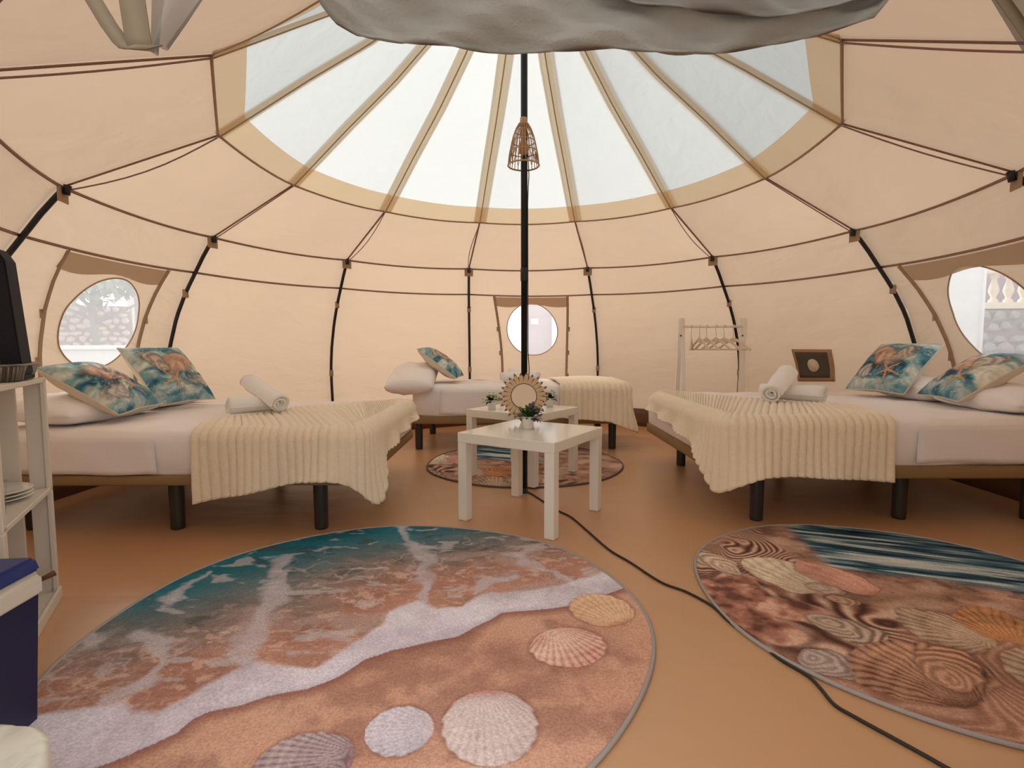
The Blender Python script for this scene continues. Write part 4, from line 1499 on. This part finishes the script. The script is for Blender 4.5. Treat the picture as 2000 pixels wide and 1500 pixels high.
def petal(name, ang, r0, r1, w, yoff, mat, tipmat):
    c, s = math.cos(ang), math.sin(ang)
    prof = [(r0, 0.8), (r0 + (r1 - r0) * 0.30, 0.95), (r0 + (r1 - r0) * 0.55, 1.0), (r0 + (r1 - r0) * 0.78, 0.72), (r1, 0.03)]
    V, F = [], []
    for r, ww in prof:
        for q, zz in ((-1, 0.0), (0, -0.0045), (1, 0.0)):
            x, z = q * ww * w / 2, r
            V.append((x * c - z * s, yoff + zz, x * s + z * c))
    for i in range(len(prof) - 1):
        for q in (0, 1):
            a = i * 3 + q
            F.append((a, a + 1, a + 4, a + 3))
    o = pyd(name, V, F, mat, mir, False)
    o.data.materials.append(tipmat)
    for p in o.data.polygons:
        if p.index >= 6:
            p.material_index = 1
    return solid(o, 0.004, 0)


for i in range(24):
    a = 2 * math.pi * (i + 0.5) / 24
    petal('petal', a, 0.068, 0.146 if i % 2 else 0.140, 0.0225, -0.006, M_petal, M_petaltip)
for i in range(24):
    petal('rear_petal', 2 * math.pi * i / 24, 0.068, 0.122, 0.022, 0.003, M_petaltip, M_petaltip)
v, f = lathe_geo([(0.0, 0.0), (0.0715, 0.0)], 48)
pyd('mirror_glass', [(q[0], -0.0125, q[1]) for q in v], f, M_mirror, mir, False)
tube('rim', [(0.0735 * math.cos(t), -0.011, 0.0735 * math.sin(t)) for t in np.linspace(0, 2 * math.pi, 48, endpoint=False)], 0.0032, M_petaltip, mir, 8, True)
v, f = lathe_geo([(0.0, 0.0), (0.085, 0.0), (0.085, 0.012), (0.0, 0.012)], 36)
pyd('backing', [(q[0], q[2] - 0.004, q[1]) for q in v], [w[::-1] for w in f], M_petaltip, mir, False)

# pendant lamp on the pole -----------------------------------------------------
lamp = tag(empty('pendant_lamp', (0.068, 3.045, 1.90)), 'small bell-shaped rattan lamp hanging on the centre pole', 'lamp')
PR = [(0.018, 0.235), (0.030, 0.222), (0.044, 0.198), (0.060, 0.155), (0.072, 0.105), (0.082, 0.055), (0.088, 0.0)]
canes = []
for i in range(26):
    a = 2 * math.pi * i / 26
    canes.append(tube_geo([(r * math.cos(a), r * math.sin(a), z) for r, z in PR], 0.0024, 5))
v, f = merge(canes)
shade = pyd('lamp_shade', v, f, M_rattan, lamp)
for r, z, t in ((0.088, 0.0, 0.0045), (0.078, 0.075, 0.003), (0.066, 0.13, 0.003), (0.049, 0.185, 0.003), (0.028, 0.224, 0.004)):
    tube('hoop', [(r * math.cos(q), r * math.sin(q), z) for q in np.linspace(0, 2 * math.pi, 32, endpoint=False)], t, M_rattan, shade, 6, True)
zig = []
for i in range(13):
    a, b = 2 * math.pi * i / 13, 2 * math.pi * (i + 0.5) / 13
    zig += [(0.0855 * math.cos(a), 0.0855 * math.sin(a), 0.022), (0.076 * math.cos(b), 0.076 * math.sin(b), 0.085)]
tube('zigzag_cane', zig, 0.0022, M_rattan, shade, 5, True)
lathe('cap', [(0.0, 0.262), (0.019, 0.26), (0.021, 0.235), (0.024, 0.222), (0.0, 0.22)], M_rattan, lamp, 18)
lathe('socket', [(0.0, 0.22), (0.014, 0.22), (0.016, 0.15), (0.0, 0.15)], M_rattan, lamp, 14)
lathe('bulb', [(0.0, 0.15), (0.012, 0.148), (0.026, 0.115), (0.030, 0.09), (0.024, 0.066), (0.0, 0.056)], M_bulb, lamp, 20)
tube('flex', [(0.0, 0.0, 0.262), (0.012, 0.035, 0.24), (0.026, 0.05, 0.10), (0.032, 0.052, -0.04), (0.028, 0.05, -0.10), (0.025, 0.055, -0.2), (0.027, 0.058, -1.05), (0.034, 0.06, -1.15), (0.027, 0.06, -1.3)],
     0.003, M_cable, lamp, 6)

# power cable across the floor ---------------------------------------------------
CAB = [(0.100, 3.09), (0.128, 3.033), (0.188, 2.883), (0.25, 2.737), (0.304, 2.637), (0.362, 2.423), (0.419, 2.206), (0.481, 2.072), (0.553, 1.897), (0.622, 1.819),
       (0.675, 1.719), (0.690, 1.627), (0.708, 1.551), (0.735, 1.477), (0.752, 1.412), (0.787, 1.340), (0.792, 1.293), (0.79, 1.226), (0.814, 1.18), (0.852, 1.12),
       (0.887, 1.065), (0.911, 1.025), (0.959, 0.963), (1.02, 0.88)]


def smooth_path(pts, n=6):
    P = [Vector((*p, 0)) if len(p) == 2 else Vector(p) for p in pts]
    out = []
    for i in range(len(P) - 1):
        p0, p1, p2, p3 = P[max(i - 1, 0)], P[i], P[i + 1], P[min(i + 2, len(P) - 1)]
        for q in range(n):
            t = q / n
            out.append(0.5 * ((2 * p1) + (p2 - p0) * t + (2 * p0 - 5 * p1 + 4 * p2 - p3) * t * t + (3 * p1 - p0 - 3 * p2 + p3) * t ** 3))
    out.append(P[-1])
    return out


cb = tube('power_cable', [p + Vector((0, 0, 0.0048)) for p in smooth_path(CAB)], 0.0045, M_cable, None, 8)
tag(cb, 'thin dark power cable winding over the floor from the centre pole', 'cable')

# ------------------------------------------------------------------ clothes rack
rack = tag(empty('clothes_rack', (1.71, 4.5, 0)), 'white wooden A-frame clothes rack behind the right-hand bed', 'clothes rack')
for sx in (-1, 1):
    x = sx * 0.262
    for sy in (-1, 1):
        bm = bmesh.new()
        bar_mesh(bm, (x + sy * 0.012 * sx, sy * 0.095, 0.0), (x + sy * 0.012 * sx - 0.0, -sy * 0.016, 1.115), 0.024, 0.034, 0.002, Vector((1, 0, 0)))
        from_bm('leg', bm, M_rackwhite, rack)
    lathe('pivot_bolt', [(0, 0.0), (0.007, 0.0), (0.007, 0.004), (0, 0.005)], M_rod, rack, 12)
    rack.children[-1].matrix_basis = Matrix.Translation((x - 0.012, -0.025, 0.965)) @ Matrix.Rotation(math.pi / 2, 4, 'X')
tube('rail', [(-0.25, 0, 1.043), (0.25, 0, 1.043)], 0.011, M_rackwhite, rack, 12)
tube('lower_stretcher', [(-0.25, 0.12, 0.20), (0.25, 0.12, 0.20)], 0.011, M_rackwhite, rack, 12)
tube('lower_stretcher', [(-0.25, -0.14, 0.20), (0.25, -0.14, 0.20)], 0.011, M_rackwhite, rack, 12)


def make_hanger():
    root = empty('clothes_hanger')
    hk = [(0, 0.0, -0.105), (0, 0.0, -0.050), (0, 0.008, -0.026)] + [(0, 0.0155 * math.cos(a), 0.0155 * math.sin(a)) for a in np.linspace(-0.9, 3.6, 14)]
    tube('hook', hk, 0.0022, M_steel, root, 6)
    sh = [(-0.205, -0.188), (-0.16, -0.168), (-0.09, -0.130), (-0.045, -0.108), (0, -0.092), (0.045, -0.108), (0.09, -0.130), (0.16, -0.168), (0.205, -0.188)]
    V, F = [], []
    for i, (y, z) in enumerate(sh):
        hh = 0.016 + 0.026 * math.exp(-(y / 0.035) ** 2)
        for x, dz in ((-0.006, 0), (0.006, 0), (0.006, -hh), (-0.006, -hh)):
            V.append((x, y, z + dz))
    for i in range(len(sh) - 1):
        for q in range(4):
            F.append((i * 4 + q, i * 4 + (q + 1) % 4, (i + 1) * 4 + (q + 1) % 4, (i + 1) * 4 + q))
    F += [(3, 2, 1, 0), tuple((len(sh) - 1) * 4 + q for q in range(4))]
    pyd('shoulder', V, F, M_hanger, root, False)
    tube('trouser_bar', [(0, -0.195, -0.195), (0, 0.195, -0.195)], 0.0055, M_hanger, root, 8)
    return root


HX = [(1.535, -0.38, 'clothes hanger seen edge-on at the near end of the rail'), (1.605, 0.05, 'first wooden hanger that shows its slope, second along the rail'),
      (1.665, 0.16, 'third wooden hanger along the rail of the clothes rack'), (1.745, 0.26, 'fourth wooden hanger along the rail of the clothes rack'),
      (1.815, 0.34, 'fifth wooden hanger along the rail of the clothes rack'), (1.895, 0.30, 'wooden hanger poking out past the far post of the clothes rack')]
h0 = make_hanger()
for i, (x, ang, lab) in enumerate(HX):
    hgr = h0 if i == 0 else copy_tree(h0)
    hgr.location = (x, 4.5, 1.043)
    hgr.rotation_euler = (0, 0, ang)
    tag(hgr, lab, 'hanger', 'wooden hangers on the clothes rack')

# pipe port patch on the wall ------------------------------------------------------
vp0 = surf(2, 0.467, 0.717)
port = tag(empty('vent_patch', tuple(vp0)), 'dark square fabric port with a round pale centre on the wall', 'vent')


def port_pt(a, b, ins):
    s = (0.345 + (0.577 - 0.345) * a) * (1 - b) + (0.379 + (0.589 - 0.379) * a) * b
    z = (0.853) * (1 - b) + (0.567 + 0.019 * a) * b
    return surf(2, s, z, ins) - vp0


solid(grid('taped_border', 8, 8, lambda a, b: port_pt(a, b, 0.008), M_ventframe, port), 0.004, 0)
solid(grid('dark_panel', 8, 8, lambda a, b: port_pt(0.08 + 0.80 * a, 0.09 + 0.79 * b, 0.014), M_ventdark, port), 0.004, 0)
V = [port_pt(0.49, 0.50, 0.019)] + [port_pt(0.49 + 0.145 * math.cos(t), 0.50 + 0.20 * math.sin(t), 0.019) for t in np.linspace(0, 2 * math.pi, 32, endpoint=False)]
solid(pyd('round_cover', V, [(0, 1 + (i + 1) % 32, 1 + i) for i in range(32)], M_cushback, port), 0.003, 0)

# ------------------------------------------------------------------ shelf by the entrance and what stands on it
SH = (-1.606, 1.80)
sh_rot = math.atan2(-0.866, 0.5)          # local x runs along the open front towards the camera
shelf = tag(empty('shelf_unit', (SH[0], SH[1], 0), sh_rot), 'white slatted shelf of two stacked crates at the left edge', 'shelf')
# local: x along the front (0 .. 0.50), y to the left of that is the inside of the tent, so the body lies at y < 0
SLN, SD, ST = 0.50, 0.30, 0.014
for z0, z1 in ((0.0, 0.385), (0.39, 0.775)):
    for x in (0.0, SLN):
        for y in (-0.029, -0.108, -0.187, -0.266):
            box('side_slat', (x, y, (z0 + z1) / 2), (ST, 0.058, z1 - z0), M_shelf, shelf, 0.002, 1)
        for y in (-0.006, -SD + 0.006):
            box('corner_post', (x + (0.012 if x == 0 else -0.012), y, (z0 + z1) / 2), (0.016, 0.012, z1 - z0), M_shelf, shelf, 0.001, 1)
    for z in ((z0 + 0.06), (z0 + 0.19), (z0 + 0.32)):
        box('back_slat', (SLN / 2, -SD, z), (SLN, 0.010, 0.09), M_shelf, shelf, 0.002, 1)
for z in (0.022, 0.392, 0.772):
    box('shelf_board', (SLN / 2, -SD / 2, z), (SLN + 0.01, SD, 0.016), M_shelf, shelf, 0.002, 1)
box('front_lip', (SLN / 2, 0.003, 0.020), (SLN, 0.010, 0.040), M_shelf, shelf, 0.002, 1)


def on_shelf(x, y, z):
    return Matrix.Translation((SH[0], SH[1], 0)) @ Matrix.Rotation(sh_rot, 4, 'Z') @ Vector((x, y, z))


for i, lab in enumerate(('white plate at the bottom of the stack on the shelf', 'white plate in the middle of the stack on the shelf', 'white plate on top of the stack on the shelf')):
    p = on_shelf(0.155, -0.115, 0.4005 + 0.011 * i)
    o = lathe('dinner_plate', [(0.0, 0.0), (0.055, 0.0), (0.060, 0.003), (0.098, 0.013), (0.100, 0.015), (0.097, 0.0165), (0.060, 0.0065), (0.0, 0.005)], M_plate, None, 48)
    o.location = p
    tag(o, lab, 'plate', 'stacked white plates')
p = on_shelf(0.345, -0.06, 0.4005)
o = lathe('drinking_glass', [(0.0, 0.0), (0.024, 0.0), (0.026, 0.003), (0.033, 0.10), (0.0315, 0.10), (0.0245, 0.006), (0.0, 0.006)], M_glass, None, 28)
o.location = p
tag(o, 'clear drinking glass beside the stack of plates', 'glass')

# ribbed baking tin on top
tin = empty('baking_tin', tuple(on_shelf(0.165, -0.10, 0.7805)), sh_rot + 0.05)
tag(tin, 'grey ribbed baking tin on top of the white shelf', 'baking tin')
V, F = [], []
nt_ = 160
for z, k in ((0.0, 0.88), (0.004, 0.90), (0.045, 1.0), (0.050, 1.0)):
    for i in range(nt_):
        a = 2 * math.pi * i / nt_
        sx = abs(math.cos(a)) ** 0.35 * (1 if math.cos(a) > 0 else -1)
        sy = abs(math.sin(a)) ** 0.35 * (1 if math.sin(a) > 0 else -1)
        rp = 1 + (0.035 * math.cos(i * 2 * math.pi / 160 * 26) if z < 0.05 else 0.0)
        V.append((0.15 * sx * k * rp, 0.10 * sy * k * rp, z))
for j in range(3):
    for i in range(nt_):
        i2 = (i + 1) % nt_
        F.append((j * nt_ + i, j * nt_ + i2, (j + 1) * nt_ + i2, (j + 1) * nt_ + i))
F.append(tuple(range(nt_ - 1, -1, -1)))
pyd('tin_body', V, F, M_tin, tin)
rimp = []
for i in range(80):
    a = 2 * math.pi * i / 80
    sx = abs(math.cos(a)) ** 0.35 * (1 if math.cos(a) > 0 else -1)
    sy = abs(math.sin(a)) ** 0.35 * (1 if math.sin(a) > 0 else -1)
    rimp.append((0.153 * sx, 0.103 * sy, 0.050))
tube('tin_rim', rimp, 0.004, M_tin, tin, 6, True)

# navy arched stand behind / over the tin
nv0 = on_shelf(0.165, -0.10, 0.7865)
navy = empty('navy_stand', tuple(nv0), sh_rot - math.pi / 2 - 0.15)
tag(navy, 'dark navy arched stand rising from the tin on the shelf', 'stand')
bm = bmesh.new()
# arch in the local x-z plane, thick along y
prof_out = [(0.100, 0.012), (0.075, 0.36), (0.055, 0.395), (-0.055, 0.395), (-0.075, 0.36), (-0.100, 0.012)]
prof_in = [(0.048, 0.012), (0.034, 0.225), (0.020, 0.24), (-0.020, 0.24), (-0.034, 0.225), (-0.048, 0.012)]
vo = [[bm.verts.new((x, y, z)) for x, z in pr] for pr in (prof_out, prof_in) for y in (-0.035, 0.035)]
for i in range(5):
    bm.faces.new((vo[0][i], vo[0][i + 1], vo[2][i + 1], vo[2][i]))
    bm.faces.new((vo[1][i + 1], vo[1][i], vo[3][i], vo[3][i + 1]))
    bm.faces.new((vo[0][i + 1], vo[0][i], vo[1][i], vo[1][i + 1]))
    bm.faces.new((vo[2][i], vo[2][i + 1], vo[3][i + 1], vo[3][i]))
for i in (0, 5):
    q = (vo[0][i], vo[2][i], vo[3][i], vo[1][i])
    bm.faces.new(q if i == 0 else q[::-1])
bmesh.ops.recalc_face_normals(bm, faces=bm.faces)
bmesh.ops.bevel(bm, geom=[e for e in bm.edges if e.calc_face_angle(0) > 0.5], offset=0.004, segments=2, affect='EDGES')
from_bm('arch', bm, M_navydark, navy)
box('foot_bar', (0, 0, 0.006), (0.205, 0.074, 0.012), M_navydark, navy, 0.003)

# saucepan in the lower crate
sp = tag(empty('saucepan', tuple(on_shelf(0.12, -0.10, 0.031))), 'small grey saucepan with a brown handle in the lower shelf', 'saucepan')
lathe('pan_body', [(0.0, 0.0), (0.055, 0.0), (0.060, 0.005), (0.062, 0.085), (0.0595, 0.085), (0.057, 0.008), (0.0, 0.006)], M_tin, sp, 36)
d = Vector((0.80, 0.60, 0.0))
tube('pan_handle', [d * 0.060 + Vector((0, 0, 0.075)), d * 0.09 + Vector((0, 0, 0.085)), d * 0.115 + Vector((0, 0, 0.095))], [0.007, 0.008, 0.010], M_brown, sp, 10)

# cool box -----------------------------------------------------------------------
cool = tag(empty('cool_box', (-1.275, 1.00, 0), 0.10), 'navy blue cool box with a cream lid rim at the left edge', 'cool box')
bm = bmesh.new()
add_box(bm, (0, 0, 0.155), (0.36, 0.42, 0.31), None, 0)
for v_ in bm.verts:
    if v_.co.z < 0.1:
        v_.co.x *= 0.93
        v_.co.y *= 0.94
bmesh.ops.bevel(bm, geom=[e for e in bm.edges if abs((e.verts[0].co - e.verts[1].co).normalized().z) > 0.9], offset=0.035, segments=5, affect='EDGES')
bmesh.ops.bevel(bm, geom=[e for e in bm.edges if e.verts[0].co.z < 0.01 and e.verts[1].co.z < 0.01], offset=0.008, segments=2, affect='EDGES')
from_bm('body', bm, M_navy, cool, True).data.set_sharp_from_angle(angle=0.7)
bm = bmesh.new()
add_box(bm, (0, 0, 0.333), (0.385, 0.445, 0.046), None, 0)
bmesh.ops.bevel(bm, geom=[e for e in bm.edges if abs((e.verts[0].co - e.verts[1].co).normalized().z) > 0.9], offset=0.045, segments=6, affect='EDGES')
bmesh.ops.bevel(bm, geom=[e for e in bm.edges if e.calc_face_angle(0) > 1.0], offset=0.007, segments=3, affect='EDGES')
from_bm('lid_rim', bm, M_cream, cool, True).data.set_sharp_from_angle(angle=0.7)
bm = bmesh.new()
add_box(bm, (0, 0, 0.372), (0.345, 0.405, 0.034), None, 0)
for v_ in bm.verts:
    if v_.co.z > 0.37:
        v_.co.x *= 0.96
        v_.co.y *= 0.97
bmesh.ops.bevel(bm, geom=bm.edges[:], offset=0.007, segments=2, affect='EDGES')
from_bm('lid_inset', bm, M_navytop, cool)

# waste bin ------------------------------------------------------------------------
binr = tag(empty('waste_bin', (-0.79, 0.655, 0)), 'round white bin with a liner folded over its rim', 'bin')
lathe('bin_body', [(0.0, 0.0), (0.095, 0.0), (0.10, 0.005), (0.122, 0.285), (0.118, 0.285), (0.097, 0.01), (0.0, 0.01)], M_cream, binr, 40)
V, F = [], []
for j, (r, z) in enumerate([(0.0, 0.268), (0.05, 0.278), (0.095, 0.288), (0.120, 0.299), (0.130, 0.292), (0.131, 0.26), (0.132, 0.20)]):
    for i in range(60):
        a = 2 * math.pi * i / 60
        w_ = 1 + (0.012 * math.sin(9 * a + j) + 0.008 * math.sin(17 * a)) * (0.4 if j < 4 else 1.0)
        V.append((r * w_ * math.cos(a), r * w_ * math.sin(a), z + 0.003 * math.sin(5 * a + j)))
for j in range(6):
    for i in range(60):
        F.append((j * 60 + i, j * 60 + (i + 1) % 60, (j + 1) * 60 + (i + 1) % 60, (j + 1) * 60 + i))
solid(pyd('liner', V, F, M_bag, binr), 0.0015, 0)


# ------------------------------------------------------------------ outside, seen through the windows
gr = pyd('ground', [(-30, -30, -0.03), (30, -30, -0.03), (30, 40, -0.03), (-30, 40, -0.03)], [(0, 1, 2, 3)], M_ground, None, False)
structure(gr, 'pale paved ground outside the tent')


def stone_wall(name, label, p0, p1, z0, z1, th, size, mat, seed, cat='stone wall'):
    r_ = random.Random(seed)
    p0, p1 = Vector((*p0, 0)), Vector((*p1, 0))
    L = (p1 - p0).length
    d = (p1 - p0).normalized()
    ang = math.atan2(d.y, d.x)
    root = tag(empty(name, ((p0 + p1) / 2).to_tuple(), ang), label, cat)
    box('core', (0, 0, (z0 + z1) / 2 - 0.0), (L, th * 0.8, z1 - z0), M_mortar, root, 0.01)
    protos = []
    for q in range(6):
        bm = bmesh.new()
        bmesh.ops.create_icosphere(bm, subdivisions=1, radius=0.5)
        for v_ in bm.verts:
            v_.co *= r_.uniform(0.85, 1.12)
        me = bpy.data.meshes.new('stone')
        bm.to_mesh(me)
        bm.free()
        me.materials.append(mat)
        protos.append(me)
    rows = max(1, int((z1 - z0) / (size * 0.72)))
    cols = int(L / size)
    for j in range(rows):
        for i in range(cols):
            o = bpy.data.objects.new('stone', protos[r_.randrange(6)])
            COL.objects.link(o)
            o.parent = root
            o.location = (-L / 2 + (i + 0.5 + (0.5 if j % 2 else 0) * 0.9 + r_.uniform(-.15, .15)) * L / cols * 0.98, -th * 0.40, z0 + (j + 0.5) * (z1 - z0) / rows + r_.uniform(-.025, .025))
            o.scale = (size * r_.uniform(0.75, 1.4), th * 0.5 * r_.uniform(0.8, 1.2), (z1 - z0) / rows * r_.uniform(0.75, 1.3))
            o.rotation_euler = (0, r_.uniform(-0.25, 0.25), 0)
    return root


# left window: rubble wall, trees, white parapet, mauve house
stone_wall('rubble_wall', 'pale pink rubble wall outside the left-hand window', (-8.9, 7.5), (-6.45, 8.95), 0.75, 1.55, 0.25, 0.13, M_stonep, 3)
pw = empty('low_parapet', (-6.3, 7.1, 0), 0.45)
tag(pw, 'low white rendered parapet outside the left-hand window', 'parapet')
box('parapet_body', (0, 0, 0.42), (4.4, 0.22, 0.84), M_stuccow, pw, 0.01)
box('coping', (0, 0, 0.87), (4.5, 0.32, 0.06), M_stuccow, pw, 0.01)
hs = empty('house_wall', (-6.15, 9.95, 0), 0.35)
tag(hs, 'plain mauve house wall at the edge of the left-hand window', 'house')
box('wall_body', (0, 0, 2.0), (1.6, 0.25, 4.0), M_stuccop, hs, 0.01)
box('corner_trim', (-0.82, 0, 2.0), (0.10, 0.30, 4.0), M_stuccow, hs, 0.01)


def make_tree(label, c, h, cr, seed, n=1500):
    r_ = random.Random(seed)
    root = tag(empty('tree', c), label, 'tree', 'trees outside the left-hand window')
    tube('trunk', [(0, 0, 0), (0.03, 0.02, h * 0.35), (-0.02, 0.0, h * 0.7), (0.03, 0.02, h)], [0.065, 0.055, 0.045, 0.03], M_bark, root, 10)
    br = []
    for i in range(9):
        a = r_.uniform(0, 6.28)
        b0 = Vector((0, 0, h * r_.uniform(0.6, 0.95)))
        br.append(tube_geo([b0, b0 + Vector((math.cos(a), math.sin(a), 0.5)) * cr * 0.5, b0 + Vector((math.cos(a), math.sin(a), 0.55)) * cr * 0.9], [0.03, 0.02, 0.01], 6))
    v, f = merge(br)
    pyd('branches', v, f, M_bark, root)
    lv = []
    for i in range(n):
        d = Vector((r_.gauss(0, 1), r_.gauss(0, 1), r_.gauss(0, 0.7)))
        d = d.normalized() * r_.random() ** 0.4
        p = Vector((0, 0, h * 1.05)) + Vector((d.x * cr, d.y * cr, d.z * cr * 0.75))
        lv.append(leaf_geo(p, (r_.uniform(-1, 1), r_.uniform(-1, 1), r_.uniform(-1, 0.4)), r_.uniform(0.12, 0.2), r_.uniform(0.06, 0.1), 0.2))
    v, f = merge(lv)
    pyd('crown', v, f, M_treeleaf, root)['kind'] = 'stuff'
    return root


make_tree('leafy tree at the centre of the left-hand window', (-6.22, 7.85, -0.03), 2.0, 0.75, 2)
make_tree('leafy tree at the outer edge of the left-hand window', (-6.95, 7.75, -0.03), 2.1, 0.75, 6)

# middle window: pale house with pillar and notice
hm = empty('house_front', (1.0, 10.5, 0), 0)
tag(hm, 'pink house front with white doorway outside the middle window', 'house')
box('front_wall', (0, 0.1, 1.6), (5.0, 0.2, 3.2), M_stuccop, hm, 0.01)
box('door_leaf', (-0.90, -0.03, 1.05), (0.42, 0.06, 2.1), M_stuccow, hm, 0.01)
box('door_frame', (-1.16, -0.03, 1.1), (0.08, 0.1, 2.2), M_stuccow, hm, 0.01)
box('pillar', (-0.13, -0.10, 1.6), (0.16, 0.16, 3.2), M_stuccow, hm, 0.01)
box('notice', (-0.55, -0.012, 1.36), (0.15, 0.012, 0.11), M_paper, hm, 0.002)

# right window: white sheet, balustrade on a stone wall
wsn = empty('white_screen', (4.98, 6.72, 0), -0.55)
tag(wsn, 'tall plain white canvas screen outside the right-hand window', 'screen')
solid(grid('screen_sheet', 20, 14, lambda a, b: Vector((-0.75 + 1.5 * a, 0.02 * math.sin(9 * a + 3 * b), 0.05 + 2.6 * b)), M_stuccow, wsn), 0.01, 0)
tube('screen_post', [(0.76, 0, 0), (0.76, 0, 2.7)], 0.025, M_stuccow, wsn, 10)
tube('screen_post', [(-0.76, 0, 0), (-0.76, 0, 2.7)], 0.025, M_stuccow, wsn, 10)
stone_wall('retaining_wall', 'grey stone retaining wall under the balustrade', (6.2, 7.4), (9.4, 7.0), 0.30, 1.36, 0.3, 0.20, M_stoneg, 5)
bal = empty('balustrade', (7.8, 7.2, 1.37), math.atan2(-0.4, 3.2))
tag(bal, 'cream balustrade with turned balusters outside the right-hand window', 'balustrade')
box('bottom_rail', (0, 0, 0.045), (3.2, 0.28, 0.09), M_cream2, bal, 0.01)
box('top_rail', (0, 0, 0.52), (3.2, 0.26, 0.08), M_cream2, bal, 0.015)
bp = lathe('baluster', [(0.055, 0.09), (0.055, 0.13), (0.035, 0.14), (0.03, 0.17), (0.062, 0.25), (0.055, 0.30), (0.028, 0.40), (0.035, 0.43), (0.05, 0.44), (0.05, 0.48)], M_cream2, bal, 14)
for i in range(17):
    o = bp if i == 0 else bp.copy()
    if i:
        COL.objects.link(o)
    o.location = (-1.5 + i * 0.185, 0, 0)
hr = empty('house_wall', (8.8, 9.6, 0), -0.15)
tag(hr, 'dusky pink house wall rising behind the balustrade', 'house')
box('wall_body', (0, 0, 2.0), (5.0, 0.25, 4.0), M_stuccop, hr, 0.01)
box('string_course', (0, -0.15, 3.2), (5.0, 0.08, 0.12), M_cream2, hr, 0.01)
